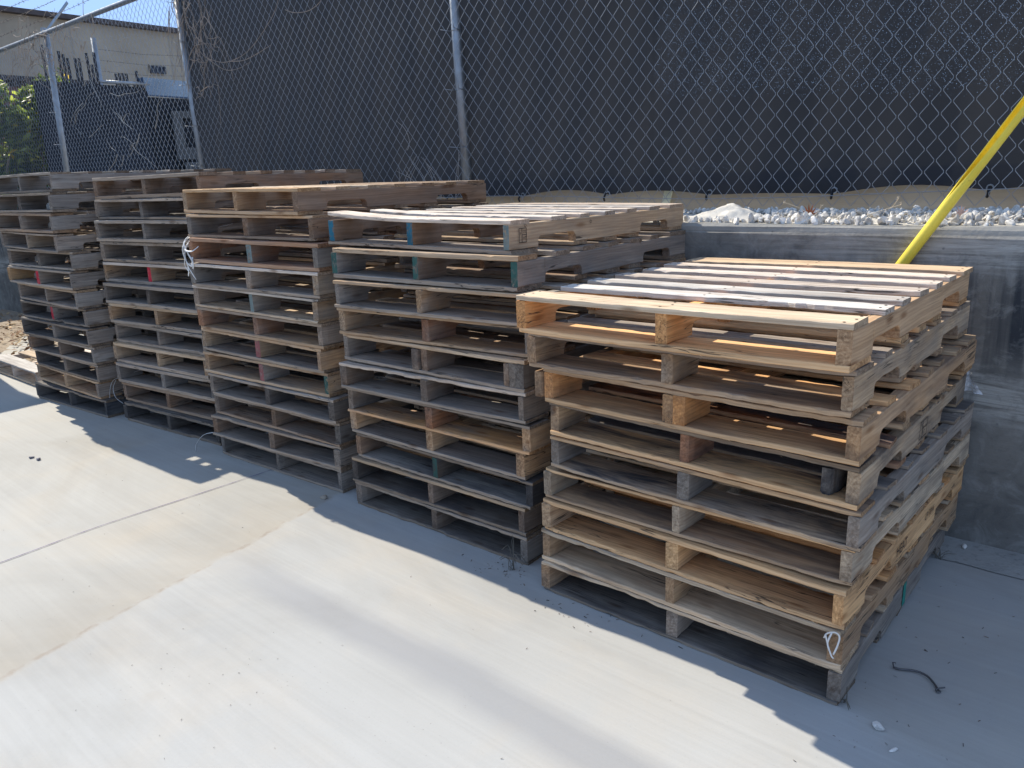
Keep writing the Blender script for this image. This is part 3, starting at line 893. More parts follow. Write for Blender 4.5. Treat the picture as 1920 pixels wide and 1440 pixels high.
# low board behind the fence
kb = MB(); kb.box(-14, 5.5, 0, .06, 1.15, 1.385)
ct = NT('tan_concrete'); o_ = ct.obj()
cc = ct.mix(ct.rng(ct.noise(ct.mapv(o_, (2, 1, 12)), 1, 5, .6), .3, .7), (.30, .265, .215), (.42, .385, .32))
kbo = kb.build('concrete_curb', ct.finish(cc, .9, ct.noise(o_, 40, 4), .3, .004), None, (0, 1.275 + .60, 0), (0, 0, WANG))
tag(kbo, 'low tan concrete curb behind the foot of the dark fence screen', 'curb')

# ------------------------------------------------------------------ chain-link fence with privacy screen
FO = .42
FK = 1.0338
def FX(x): return .4616 + (x - .4616) * FK
def FZ(z): return 1.4414 + (z - 1.4414) * FK
fence = empty('chain_link_fence', (-4.3, wally(-4.3, FO), 1.2), (0, 0, WANG))
tag(fence, 'galvanised chain link fence on top of the retaining wall', 'fence')
def FL(x, z, o=0.0):            # world x,z on the fence plane -> fence local
    return ((FX(x) + 4.3) / math.cos(WANG), o, FZ(z) - 1.2)
TOP = 3.085
PX = (-12.05, -8.90, -5.98, -2.815, .28, 3.38)
for x in PX:
    pm = MB()
    l = FL(x, 0)
    lean = .0 if x < -10 else (-.045 if x > -7 else .0)
    pm.tube([FL(x + (.03 if x > -7 else -.10), 1.0, .045), FL(x + (lean if x > -7 else .05), TOP + .02, .045)], .0315, 20)
    pm.build('post', GALV, fence, smooth=True)
rm_ = MB()
rm_.tube([FL(-13.5, TOP - .025, .0), FL(4.2, TOP - .025, .0)], .0235, 14)
rm_.build('top_rail', GALV, fence, smooth=True)
# woven wire fabric: vertical zig-zag wires that hook each other at every knuckle
p_h = .077 / 2
p_v = .087 / 2
def chain_mesh(x0, x1, z0, z1, rad):
    V = []; F = []
    ncol = int((x1 - x0) / p_h)
    nz_ = int((z1 - z0) / p_v)
    n = 5
    rr = random.Random(2)
    for c in range(ncol):
        pts = []
        ju = rr.uniform(-.0012, .0012)
        for j in range(nz_ + 1):
            side = (c + j) % 2
            u = x0 + (c + (1 - side if False else side)) * p_h
            # which node column this wire touches at height j
            node = c + ((c + j) % 2)
            u = x0 + node * p_h + (-.0022 if node > c else .0022)
            sag = .006 * math.sin(u * 1.7) * math.sin((z0 + j * p_v) * 2.1)
            z = z0 + j * p_v + ju
            w = .0022 * (1 if node > c else -1)
            for dz in (-.09, .09):
                if (j == 0 and dz < 0) or (j == nz_ and dz > 0): continue
                # ease near the knuckle
                oth = 1 if node > c else -1
                pts.append((u - oth * p_h * .075, w, z + dz * p_v))
            if j == 0:
                pts.insert(0, (u, w, z)) if len(pts) else pts.append((u, w, z))
        k0 = len(V)
        kk = len(pts)
        for i, p in enumerate(pts):
            a = pts[max(i - 1, 0)]; b = pts[min(i + 1, kk - 1)]
            dx, dz = b[0] - a[0], b[2] - a[2]
            ln = math.hypot(dx, dz) or 1
            nx, nzv = dz / ln, -dx / ln
            for q in range(n):
                t = 2 * math.pi * q / n
                x, y, z = p[0] + nx * math.cos(t) * rad, p[1] + math.sin(t) * rad, p[2] + nzv * math.cos(t) * rad
                V.append((x, y, z))
        for i in range(kk - 1):
            for q in range(n):
                F.append((k0 + i * n + q, k0 + i * n + (q + 1) % n, k0 + (i + 1) * n + (q + 1) % n, k0 + (i + 1) * n + q))
    V = [FL(x, z, -.03 + y) for x, y, z in V]
    return V, F
v, f = chain_mesh(-13.2, 4.0, 1.268, TOP - .01, .0015)
mesh_obj('wire_mesh', v, f, WIRE, fence, smooth=True)
# tension wire along the bottom, sagging between ties
tw_ = MB()
tpts = []
for i in range(60):
    x = -13.2 + 17.2 * i / 59
    tpts.append(FL(x, 1.318 + .014 * math.sin(x * 2.2 + .8), -.036))
tw_.tube(spline(tpts, 4), .0018, 5)
tw_.build('tension_wire', WIRE, fence, smooth=True)
# tie wires on the posts
for x in PX[1:]:
    for z in (1.62, 1.95, 2.28, 2.62, 2.93):
        tm = MB()
        cx = x + .03 + (-.045 - .03) * (z - 1.0) / (TOP - 1.0) if x > -7 else x - .10 + .15 * (z - 1.0) / (TOP - 1.0)
        pts = []
        for a in range(0, 200, 20):
            t = R(a + 170)
            pts.append(FL(cx + .034 * math.cos(t), z, .045 + .034 * math.sin(t)))
        pts = [FL(cx - .06, z + .006, -.03)] + pts + [FL(cx + .05, z + .004, -.03), FL(cx + .068, z + .028, -.045)]
        tm.tube(pts, .0022, 5)
        tm.build('tie_wire', WIRE, fence, smooth=True)
# barbed wire arms and strands
RUSTW = simple('rusty_wire', (.10, .08, .07), .8, .2, .3, 40)
def barbed(pts, parent, name='barbed_wire', step=.12):
    b = MB()
    b.tube(pts, .0021, 4)
    L = 0
    rr = random.Random(int(pts[0][2] * 1000))
    P_ = [Vector(q) for q in pts]
    for a, c in zip(P_[:-1], P_[1:]):
        n_ = max(1, int((c - a).length / step))
        for i in range(n_):
            q = a.lerp(c, (i + .5) / n_)
            for _ in range(2):
                d = Vector((rr.uniform(-.4, .4), rr.uniform(-1, 1), rr.uniform(-1, 1))).normalized() * .017
                b.tube([q - d, q + d], .0016, 3, cap=False)
    return b.build(name, RUSTW, parent)
for x in PX:
    am = MB()
    am.box(-.02, .02, -.004, .004, 0, .42, M=Matrix.Translation(FL(x + (.05 if x < -7 else 0), TOP, .045)) @ Euler((R(-25), R(42), 0)).to_matrix().to_4x4())
    cap_ = MB()
    am.tube([FL(x, TOP - .04, .045), FL(x, TOP + .05, .045)], [.036, .026], 12)
    am.build('barbed_wire_arm', GALV, fence)
for k, (dz, dy, dx) in enumerate(((.12, .0, .1), (.22, -.05, .18), (.31, -.09, .26))):
    pts = [FL(-13.0 + i * .7 + dx, TOP + dz - .02 * math.sin(math.pi * ((i * .7) % 3) / 3), dy) for i in range(26)]
    barbed(pts, fence)

# screen fabric hung behind the mesh
def screen_material():
    t = NT('dark_screen_fabric')
    o = t.obj()
    X = t.sep(o)
    n = t.noise(o, 1.1, 5, .6)
    weave = t.noise(t.mapv(o, (60, 1, 260)), 1.0, 2)
    col = t.mix(t.rng(n, .3, .7), (.0185, .0175, .0165), (.0315, .030, .029))
    col = t.mix(t.rng(weave, .35, .65, 0, .35), col, (.018, .02, .026))
    hem = t.rng(X[2], .225, .215)
    col = t.mix(t.math('MULTIPLY', hem, .75), col, (.008, .010, .016))
    sm = t.rng(t.math('ABSOLUTE', t.math('SUBTRACT', t.math('FRACT', t.math('MULTIPLY', X[0], .55)), .5)), .004, .012, .7, 0)
    col = t.mix(sm, col, (.010, .011, .013))
    dust = t.noise(t.mapv(o, (3, 1, 14)), 1.0, 6, .7, .5)
    col = t.mix(t.math('MULTIPLY', t.rng(dust, .62, .8), t.rng(X[2], .9, .2, .15, .55)), col, (.14, .14, .145))
    b = t.n('BsdfPrincipled', inp={'Base Color': col, 'Roughness': .75, 'Specular IOR Level': .25, 'Sheen Weight': .15, 'Sheen Roughness': .4})
    tr = t.n('BsdfTranslucent', inp={'Color': (.075, .075, .078, 1)})
    ms = t.n('MixShader', inp={0: .28}); t.L(b.outputs[0], ms.inputs[1]); t.L(tr.outputs[0], ms.inputs[2])
    # worn patch where daylight comes through pinholes in the weave
    vo = t.n('TexVoronoi', inp={'Scale': 1.0, 'Randomness': 1.0}); t.L(t.mapv(o, (330, 40, 260)), vo.inputs['Vector'])
    wn = t.n('TexWhiteNoise', noise_dimensions='3D'); t.L(vo.outputs['Position'], wn.inputs['Vector'])
    edge = t.math('ADD', t.math('MULTIPLY', t.math('SUBTRACT', t.noise(o, 5, 4), .5), .22), 0)
    mx = t.rng(t.math('ADD', X[0], edge), 2.71, 2.80)
    zlow = t.math('MULTIPLY_ADD', t.math('SUBTRACT', X[0], 2.8), -.075, .585)
    mz = t.rng(t.math('SUBTRACT', t.math('ADD', X[2], t.math('MULTIPLY', edge, .35)), zlow), 0, .05)
    mk = t.math('MULTIPLY', mx, mz)
    s2 = t.math('MULTIPLY', t.math('MULTIPLY', t.rng(t.math('ABSOLUTE', t.math('SUBTRACT', X[0], 3.05)), .05, .17, 1, 0), t.rng(t.math('ABSOLUTE', t.math('SUBTRACT', X[2], .255)), .01, .035, 1, 0)), .9)
    mk = t.math('MAXIMUM', mk, s2)
    dens = t.rng(t.noise(t.mapv(o, (5, 1, 14)), 1.0, 5, .7), .25, .75, .22, .55)
    hole = t.math('MULTIPLY', t.math('LESS_THAN', wn.outputs['Value'], t.math('MULTIPLY', mk, t.math('MULTIPLY', dens, .62))), t.rng(vo.outputs['Distance'], .15, .5, 1, 0))
    hole = t.math('MULTIPLY', hole, t.math('POWER', t.sep(wn.outputs['Color'])[1], 2.2))
    hole = t.math('MULTIPLY', hole, .62)
    tp = t.n('BsdfTransparent')
    m2 = t.n('MixShader'); t.L(hole, m2.inputs[0]); t.L(ms.outputs[0], m2.inputs[1]); t.L(tp.outputs[0], m2.inputs[2])
    t.L(m2.outputs[0], t.out.inputs[0])
    return t.m
SCREEN = screen_material()
def bottom_edge(x):
    # scallops between the clips
    clips = [-5.9 + .59 * i for i in range(18)]
    for a, b in zip(clips[:-1], clips[1:]):
        if a <= x <= b:
            t = (x - a) / (b - a)
            return 1.322 + .013 * math.sin(math.pi * t) * (1.4 + math.sin(a * 7)) + .006 * math.sin(x * 2.3)
    return 1.32
v = []; f = []
nx_, nz_ = 222, 26
for i in range(nx_ + 1):
    for j in range(nz_ + 1):
        q = j / nz_
        x = -6.0 + 9.9 * i / nx_
        zb_ = bottom_edge(x)
        tz_ = TOP - .03
        z = zb_ + (tz_ - zb_) * q
        if i < 14:    # the loose top corner flops past the post
            kx = (1 - i / 14)
            x -= kx * .16 * max(0, (q - .55) / .45) ** 1.6
        y = .06 + .018 * math.sin(x * 3.3 + z * 2.6) * (1 - abs(2 * q - 1) ** 3) + .008 * math.sin(x * 9 + z * 4 + math.sin(x * 2.1) * 2) + .004 * math.sin(x * 21 - z * 7)
        if i < 12: y += .05 * (1 - i / 12) * (q > .5) * (q - .5)
        v.append(FL(x, z, y))
for i in range(nx_):
    for j in range(nz_):
        a = i * (nz_ + 1) + j
        f.append((a, a + nz_ + 1, a + nz_ + 2, a + 1))
scr = mesh_obj('privacy_screen', v, f, SCREEN, None, fence.location, (0, 0, WANG), smooth=True)
tag(scr, 'dark blue-black privacy screen fabric hung behind the chain link', 'screen')
BLACKP = simple('black_plastic', (.015, .015, .017), .4, var=.1)
for i in range(17):
    x = -5.9 + .59 * i
    gm = MB()
    c = FL(x, 1.332, .045)
    ring = []
    for k_ in range(13):
        t = 2 * math.pi * k_ / 12
        ring.append((c[0] + .012 * math.cos(t), c[1], c[2] + .012 * math.sin(t)))
    gm.tube(ring, .0032, 6, 0, cap=False)
    gm.tube([(c[0], c[1] - .02, c[2] + .004), (c[0] + .004, c[1] - .045, c[2] - .02), (c[0] - .002, c[1] - .03, c[2] - .035)], .006, 6, 1)
    gm.build('grommet', [GALV, BLACKP], scr)

# ------------------------------------------------------------------ yellow guard
def yellow_guard():
    t = NT('yellow_plastic')
    o = t.obj()
    c = t.mix(t.rng(t.noise(o, 6, 5), .3, .7), (.64, .50, .04), (.76, .62, .075))
    c = t.mix(t.rng(t.noise(t.mapv(o, (1, 1, 1)), 40, 4), .66, .8, 0, .6), c, (.25, .18, .05))
    m = t.finish(c, .38, t.noise(o, 60, 3), .08, .002, spec=.45)
    a = Vector((-.845, wally(-.845, -.024), .03)); b = Vector((.52, wally(.52, -.024), 2.262))
    d = (b - a).normalized()
    L = (b - a).length
    side = Vector((0, -1, 0)); side = (side - d * side.dot(d)).normalized()   # towards the yard
    up = side.cross(d).normalized()
    if up.z < 0: up = -up
    n = 28; st = 60
    v = []; f = []
    ro, ri = .0205, .0172
    for i in range(st + 1):
        u = L * i / st
        # the slot opens above mid-length, facing the yard and slightly up
        s_ = max(0.0, min(1.0, (u - 1.515) / .16))
        half = R(1.2 + 42 * (s_ ** .6))
        cen = R(44)
        for k_ in range(n + 1):
            th = cen + half + (2 * math.pi - 2 * half) * k_ / n
            e = side * math.cos(th) + up * math.sin(th)
            v.append(a + d * u + e * ro); v.append(a + d * u + e * ri)
    w_ = (n + 1) * 2
    for i in range(st):
        for k_ in range(n):
            p = i * w_ + k_ * 2
            f.append((p, p + 2, p + w_ + 2, p + w_)); f.append((p + 1, p + w_ + 1, p + w_ + 3, p + 3))
        p = i * w_
        f.append((p, p + w_, p + w_ + 1, p + 1))
        p = i * w_ + n * 2
        f.append((p, p + 1, p + w_ + 1, p + w_))
    for i in (0, st):
        for k_ in range(n):
            p = i * w_ + k_ * 2
            f.append((p, p + 1, p + 3, p + 2) if i == 0 else (p, p + 2, p + 3, p + 1))
    o = mesh_obj('yellow_pole', v, f, m, smooth=False)
    tag(o, 'slotted yellow plastic guard pole leaning behind the nearest stack', 'pole')
    hm = MB()
    c_ = a + d * 1.19 + (side * math.cos(R(80)) + up * math.sin(R(80))) * (ro + .0006)
    e2 = (side * math.cos(R(170)) + up * math.sin(R(170)))
    hm.add([c_ - d * .008, c_ - e2 * .003, c_ + d * .008, c_ + e2 * .003], [(0, 1, 2, 3)])
    hm.build('bolt_hole', INK, o)
yellow_guard()

# ------------------------------------------------------------------ straps, wire, stones and other small things
def ribbon(name, pts, w, label, cat, mat=STRAPM, flat=.25, n=6):
    b = MB()
    for q in pts:
        b.tube(spline(q, n), w, 6, 0, flat)
    o = b.build(name, mat, smooth=True)
    tag(o, label, cat, 'white plastic straps on the stacks')
    return o
y3 = .205
ribbon('plastic_strap', [
    [(-3.385, y3 + .25, 1.245), (-3.36, y3 + .02, 1.215), (-3.378, y3 - .045, 1.175), (-3.385, y3 - .05, 1.10), (-3.392, y3 - .05, 1.05), (-3.35, y3 - .055, 1.02)],
    [(-3.36, y3 + .01, 1.213), (-3.368, y3 - .05, 1.17), (-3.33, y3 - .06, 1.12), (-3.285, y3 - .065, 1.075), (-3.30, y3 - .06, 1.04)],
    [(-3.365, y3, 1.205), (-3.38, y3 - .05, 1.13), (-3.35, y3 - .06, 1.06), (-3.31, y3 - .06, 1.01), (-3.296, y3 - .055, .985), (-3.35, y3 - .05, 1.015)],
    [(-3.362, y3, 1.20), (-3.35, y3 - .06, 1.14), (-3.29, y3 - .06, 1.13), (-3.235, y3 - .05, 1.155)],
    [(-3.372, y3, 1.21), (-3.39, y3 - .05, 1.15), (-3.36, y3 - .06, 1.08), (-3.30, y3 - .065, 1.055), (-3.29, y3 - .06, 1.10)],
    [(-3.37, y3, 1.2), (-3.375, y3 - .05, 1.12), (-3.345, y3 - .06, 1.04), (-3.355, y3 - .06, 1.0)],
    ], .0052, 'tangled white plastic strapping hanging from the left corner of the middle stack', 'strap')
ribbon('plastic_strap', [
    [(-4.22, .47, .40), (-4.44, .36, .325), (-4.60, .27, .268), (-4.66, .235, .235), (-4.70, .225, .16), (-4.715, .22, .09)],
    [(-4.64, .25, .245), (-4.665, .235, .19), (-4.64, .23, .13), (-4.56, .235, .10)],
    ], .0045, 'thin white strap loop hanging between the two left stacks', 'strap')
ribbon('plastic_strap', [
    [(-3.30, .26, .125), (-3.40, .20, .122), (-3.47, .165, .105), (-3.52, .14, .05), (-3.515, .13, .012)],
    ], .0055, 'short white strap curling down from the bottom of the middle stack', 'strap')
ribbon('plastic_strap', [
    [(-.048, -.019, .207), (-.040, -.022, .225), (-.020, -.0235, .236), (-.008, -.022, .226), (-.012, -.0225, .195), (-.020, -.023, .168)],
    [(-.044, -.0235, .222), (-.034, -.025, .19), (-.024, -.0255, .165), (-.018, -.025, .158)],
    [(-.028, -.0235, .232), (-.036, -.0255, .2), (-.030, -.026, .178)],
    ], .0024, 'white strap scrap hanging at the front right corner of the nearest stack', 'strap')
# clear plastic wrap caught behind the stack
pw = NT('clear_plastic_film')
b_ = pw.n('BsdfPrincipled', inp={'Base Color': (.75, .76, .78, 1), 'Roughness': .25, 'Specular IOR Level': .6})
tp_ = pw.n('BsdfTransparent')
o_ = pw.obj()
mx_ = pw.n('MixShader'); pw.L(pw.rng(pw.noise(o_, 40, 3, .6, 1.2), .3, .7, .85, .35), mx_.inputs[0]); pw.L(b_.outputs[0], mx_.inputs[1]); pw.L(tp_.outputs[0], mx_.inputs[2])
pw.L(mx_.outputs[0], pw.out.inputs[0])
v = []; f = []
rl = random.Random(31)
for j in range(9):
    for i in range(9):
        a, b = i / 8, j / 8
        x = .025 + a * (.035 + .055 * b); z = .705 - b * .075 - .012 * a + .01 * a * (1 - b)
        v.append((x + rl.uniform(-.003, .003), 1.185 + .012 * math.sin(a * 9 + b * 4) + rl.uniform(-.006, .006), z + rl.uniform(-.003, .003)))
for j in range(8):
    for i in range(8):
        f.append((j * 9 + i, j * 9 + i + 1, j * 9 + i + 10, j * 9 + i + 9))
tag(mesh_obj('plastic_wrap', v, f, pw.m, smooth=True), 'scrap of clear plastic wrap caught behind the nearest stack', 'plastic scrap')

# bent wire on the concrete
bw = MB()
bw.tube(spline([(.078, .262, .006), (.095, .262, .006), (.133, .277, .007), (.165, .270, .008), (.188, .247, .007), (.203, .226, .005)], 8), .0032, 6)
bw.tube(spline([(.203, .226, .005), (.210, .219, .005), (.204, .213, .005), (.198, .219, .006), (.206, .229, .009), (.218, .236, .012)], 6), .0022, 5)
bw.tube([(.079, .262, .006), (.074, .27, .016), (.082, .268, .018)], .002, 5)
tag(bw.build('bent_wire', simple('dull_wire', (.12, .115, .115), .5, .5), smooth=True), 'short bent wire with a looped end lying on the shaded concrete', 'wire')
def stone(x, y, r, label, seed, mat=GRAV, sx=1.25, z=.0):
    rv_, rf_ = rock(r, sx, .85, .62, seed)
    o = mesh_obj('stone', [tuple(p) for p in rv_], rf_, mat, None, (x, y, z + r * .48), (0, 0, rl.uniform(0, 6)))
    return tag(o, label, 'stone', 'stones loose on the concrete')
stone(.111, -.031, .017, 'largest pale stone on the shaded concrete at the lower right', 71)
stone(.16, -.094, .008, 'small white sliver of stone just below the largest pale stone', 72, sx=2.0)
stone(.114, 1.198, .014, 'white stone at the foot of the wall right of the nearest stack', 73, z=.006)
stone(-2.376, .119, .019, 'tan stone on the concrete between the middle stack and the next', 74, simple('tan_stone', (.30, .25, .19), .9))
DARKST = simple('dark_stone', (.21, .19, .20), .85)
stone(-4.25, -.45, .014, 'left one of the pair of dark stones on the sunlit concrete', 75, DARKST)
stone(-4.18, -.44, .015, 'right one of the pair of dark stones on the sunlit concrete', 76, DARKST)
# dead weed tufts at the pallet corners
def tuft(name, x, y, h, n, label, seed):
    r = random.Random(seed); b = MB()
    for _ in range(n):
        a = r.uniform(0, 6.28); k_ = r.uniform(.4, 1)
        p0 = (x + r.uniform(-.01, .01), y + r.uniform(-.01, .01), 0.002)
        p1 = (x + math.cos(a) * .03 * k_, y + math.sin(a) * .03 * k_, h * k_ * .6)
        p2 = (x + math.cos(a) * .09 * k_, y + math.sin(a) * .05 * k_, h * k_ * r.uniform(.2, 1))
        b.tube(spline([p0, p1, p2], 5), [.0014] * 10 + [.0006], 4)
    o = b.build(name, simple('dead_weed', (.13, .115, .09), .9, var=.3))
    return tag(o, label, 'weed', 'dead weeds on the concrete')
tuft('dead_weed', -1.215, .085, .15, 9, 'wispy dead weed at the corner of the second stack from the right', 4)
tuft('dead_weed', .008, .03, .05, 6, 'small dead weed at the front corner of the nearest stack', 6)
tuft('dead_weed', .055, 1.06, .07, 7, 'dead weed on the footing beside the wall right of the nearest stack', 9)
# grit and bark chips
gb = MB()
rl = random.Random(17)
def chip(x, y, s):
    a = rl.uniform(0, 6.28)
    M = Matrix.Translation((x, y, .0015 + s * .18)) @ Euler((rl.uniform(-.3, .3), rl.uniform(-.3, .3), a)).to_matrix().to_4x4()
    l_ = s * rl.uniform(.8, 2.6)
    gb.add([M @ Vector(q) for q in ((-l_, -s * .4, 0), (l_, -s * .3, 0), (l_ * .8, s * .4, 0), (-l_ * .9, s * .3, 0), (-l_ * .6, -s * .2, s * .45), (l_ * .6, -s * .15, s * .4), (l_ * .5, s * .2, s * .4), (-l_ * .6, s * .2, s * .45))],
           [(3, 2, 1, 0), (4, 5, 6, 7), (0, 1, 5, 4), (1, 2, 6, 5), (2, 3, 7, 6), (3, 0, 4, 7)], rl.randrange(3))
for _ in range(75): chip(rl.uniform(-5.5, .4), rl.uniform(-1.7, .05), rl.uniform(.0009, .0022))
for _ in range(26): chip(-1.55 + rl.gauss(0, .22), -.95 + rl.gauss(0, .18), rl.uniform(.0009, .0019))
for _ in range(36): chip(-1.25 + rl.gauss(0, .09), .06 + rl.gauss(0, .03), rl.uniform(.0015, .004))
for _ in range(26): chip(-.8 + rl.gauss(0, .14), -.03 + rl.gauss(0, .03), rl.uniform(.0015, .0035))
for _ in range(40): chip(rl.uniform(.02, .35), rl.uniform(-.2, 1.1), rl.uniform(.0012, .0034))
tag(gb.build('bark_chips', [simple('bark_dark', (.11, .09, .075), .9), simple('bark_brown', (.16, .11, .08), .9), simple('grit', (.25, .23, .2), .9)]),
    'scattered bark chips and grit on the concrete slab', 'debris', kind='stuff')

# leaves and weeds on the gravel
LEAF = simple('rust_leaf', (.30, .105, .045), .7, var=.3)
def leaf(x, of, s, label, seed, mat=LEAF):
    r = random.Random(seed)
    v = [(0, 0, 0)]; n = 14
    for i in range(n):
        a = math.pi * (.05 + .9 * i / (n - 1)); q = s * (1.0 if i % 2 else .5) * (.7 + .5 * math.sin(a))
        v.append((math.cos(a) * q * .8, r.uniform(-.006, .006), math.sin(a) * q))
    f = [(0, i, i + 1) for i in range(1, n)]
    v2 = v + [(a, b + .0012, c) for a, b, c in v]
    f2 = f + [tuple(reversed([q + n + 1 for q in t])) for t in f]
    o = mesh_obj('dry_leaf', v2, f2, mat, None, (x, wally(x, of), gtop(x, of) + .004), (R(-12), R(r.uniform(-20, 20)), R(r.uniform(-30, 30))))
    return tag(o, label, 'leaf', 'dry leaves on the gravel')
leaf(-.617, .12, .045, 'rust brown leaf standing on the gravel below the sagging wire', 1)
leaf(-.055, .13, .038, 'pale pinkish dry leaf standing on the gravel right of the yellow pole', 2, simple('pale_leaf', (.55, .36, .28), .7))
def weed_stem(name, base, tips, label, mat, r0=.0009):
    b = MB()
    for t_ in tips:
        b.tube(spline([base] + list(t_), 6), r0, 5)
    for t_ in tips:
        e = Vector(t_[-1])
        for q in range(4):
            d = Vector((rl.uniform(-1, 1), rl.uniform(-1, 1), rl.uniform(-.4, 1))).normalized() * .016
            b.tube([e, e + d * .7], .0012, 4)
    return tag(b.build(name, mat), label, 'weed', 'dry weeds on the gravel')
STRAW = simple('pale_straw', (.60, .50, .36), .8)
def wp(x, of, z): return (x, wally(x, of), z)
weed_stem('dry_weed', wp(-.60, .11, 1.235), [[wp(-.66, .12, 1.268), wp(-.735, .13, 1.292)], [wp(-.58, .11, 1.25), wp(-.565, .1, 1.275)]], 'dry weed stem lying on the gravel beside the rust leaf', STRAW)
weed_stem('dry_weed', wp(-.40, .13, 1.235), [[wp(-.33, .13, 1.26), wp(-.265, .13, 1.28)], [wp(-.31, .13, 1.262), wp(-.275, .12, 1.302)]], 'pale dry weed on the gravel just left of the yellow pole', STRAW)
# wooden marker stub behind the curb
sb = MB(); sb.box(-.022, .022, -.006, .006, -.2, .075)
tag(sb.build('marker_stake', simple('pale_green_stake', (.55, .56, .42), .8), None, (-1.53, wally(-1.56, .56), 1.275), (0, R(12), 0)), 'pale slanted stake end standing behind the fence mesh', 'stake')

# ------------------------------------------------------------------ dry vines on the fence
def vine(name, strands, label, r0=.0032, mat=TWIG):
    b = MB()
    for s_ in strands:
        n_ = 6
        pp = spline(s_, n_)
        rr = [r0 * (1 - .65 * i / len(pp)) for i in range(len(pp))]
        b.tube(pp, rr, 5)
    return tag(b.build(name, mat, smooth=True), label, 'vine', 'dry vines and stalks on the fence')
def fw(x, z, o=-.04): return (FX(x), wally(FX(x), FO + o), FZ(z))
def wander(x, z, dx, dz, n, r, j=.07, o=-.045):
    pts = [fw(x, z, o)]
    for i in range(n):
        x += dx + r.uniform(-j, j); z += dz + r.uniform(-j, j)
        pts.append(fw(x, min(z, 3.3), o + r.uniform(-.02, .015)))
    return pts
rv1 = random.Random(41)
st1 = []
for i in range(26):
    st1.append(wander(-5.95 + rv1.uniform(-.12, .55), rv1.uniform(2.7, 3.1), rv1.uniform(-.05, .06), -rv1.uniform(.06, .14), rv1.randrange(3, 7), rv1))
for i in range(16):
    st1.append(wander(-5.9 + rv1.uniform(-.05, .3), rv1.uniform(2.15, 2.75), rv1.uniform(-.02, .09), rv1.uniform(-.04, .10), rv1.randrange(3, 6), rv1, .05))
vine('dry_vine', st1, 'tangle of dry vine stems around the lit fence post', .0034)
vine('dry_vine', [[fw(-5.80, 2.86), fw(-5.72, 2.66), fw(-5.6, 2.48), fw(-5.40, 2.40), fw(-5.21, 2.375), fw(-4.95, 2.41), fw(-4.7, 2.52), fw(-4.5, 2.66), fw(-4.42, 2.85), fw(-4.4, 3.05)],
                  [fw(-5.2, 2.375), fw(-5.0, 2.36), fw(-4.8, 2.385), fw(-4.62, 2.42)], [fw(-5.55, 2.45), fw(-5.3, 2.33), fw(-5.1, 2.31), fw(-4.9, 2.34)]],
     'long looping dry vine hanging across the dark screen', .0034)
vine('dry_vine', [[fw(-4.40, 2.62), fw(-4.29, 2.585), fw(-4.12, 2.575), fw(-3.98, 2.62), fw(-3.9, 2.72), fw(-3.82, 2.86), fw(-3.8, 3.04)]], 'short hooked vine at the top of the screen left of the middle post', .003)
st2 = []
for i in range(60):
    st2.append(wander(-8.9 + rv1.gauss(0, .55), rv1.uniform(2.75, 3.14), rv1.uniform(-.12, .16), rv1.uniform(-.10, .05), rv1.randrange(3, 7), rv1, .09))
vine('dry_vine', st2, 'dry vine tangle around the far fence post and top rail', .0036)
st3 = []
rv2 = random.Random(77)
for i in range(26):
    x0 = rv2.uniform(-8.4, -6.1); k_ = rv2.choice((-1, 1))
    st3.append(wander(x0, rv2.uniform(1.75, 2.85), k_ * rv2.uniform(.05, .16), rv2.uniform(-.10, .10), rv2.randrange(2, 5), rv2, .03))
vine('dry_vine', st3, 'loose dry twigs caught in the mesh between the two left posts', .0028, simple('pale_twig', (.36, .33, .28), .8))
st4 = []
for i in range(13):
    x0 = -3.25 + rv2.uniform(-.22, .3)
    st4.append([(x0, wally(x0, .405), 1.25), (x0 + rv2.uniform(-.05, .05), wally(x0, .405), 1.42), (x0 + rv2.uniform(-.14, .14), wally(x0, .40), rv2.uniform(1.5, 1.62))])
st4.append([fw(-3.36, 1.60, .06), fw(-3.31, 1.68, .055), fw(-3.34, 1.76, .05), fw(-3.42, 1.82, .05)])
vine('dry_weed', st4, 'thin dead weed stalks against the screen beside the middle post', .0024, simple('grey_stalk', (.42, .38, .34), .8))
st4o = bpy.data.objects['dry_weed.002'] if 'dry_weed.002' in bpy.data.objects else None

# ------------------------------------------------------------------ background at the left
# beige building
bt = NT('beige_stucco'); o_ = bt.obj()
X_ = bt.sep(o_)
bc = bt.mix(bt.rng(bt.noise(o_, 1.2, 6, .6), .3, .7), (.31, .255, .185), (.41, .345, .255))
bc = bt.mix(bt.rng(bt.noise(bt.mapv(o_, (1, 5, .5)), 1, 5), .5, .8, 0, .5), bc, (.33, .285, .22))
seam = bt.rng(bt.math('ABSOLUTE', bt.math('SUBTRACT', bt.math('FRACT', bt.math('MULTIPLY', X_[1], .45)), .5)), .0, .02, .5, 0)
bc = bt.mix(seam, bc, (.22, .19, .15))
STUC = bt.finish(bc, .9, bt.noise(o_, 60, 4), .3, .01)
bld = empty('building', (-18, 3, 1.185)); tag(bld, 'beige flat-roofed building beyond the fences', 'building')
bm = MB(); bm.box(-9, 0, -14, 11, 0, 3.80); bm.build('wall', STUC, bld)
ROOFM = simple('dark_roof_edge', (.075, .06, .055), .7)
bm = MB(); bm.box(-9.1, .16, -14.1, 11.1, 3.803, 3.90); bm.build('roof_edge', ROOFM, bld)
wm = MB(); wm.box(-.02, .05, 4.97, 5.36, 2.87, 3.03); w_o = wm.build('vent_window', simple('dark_glass', (.03, .035, .05), .2), bld)
wm = MB()
for k_ in range(5): wm.box(.051, .075, 4.97 + .085 * k_, 5.0 + .085 * k_, 2.87, 3.03)
wm.build('grille', simple('dark_frame', (.06, .06, .065), .5), w_o)
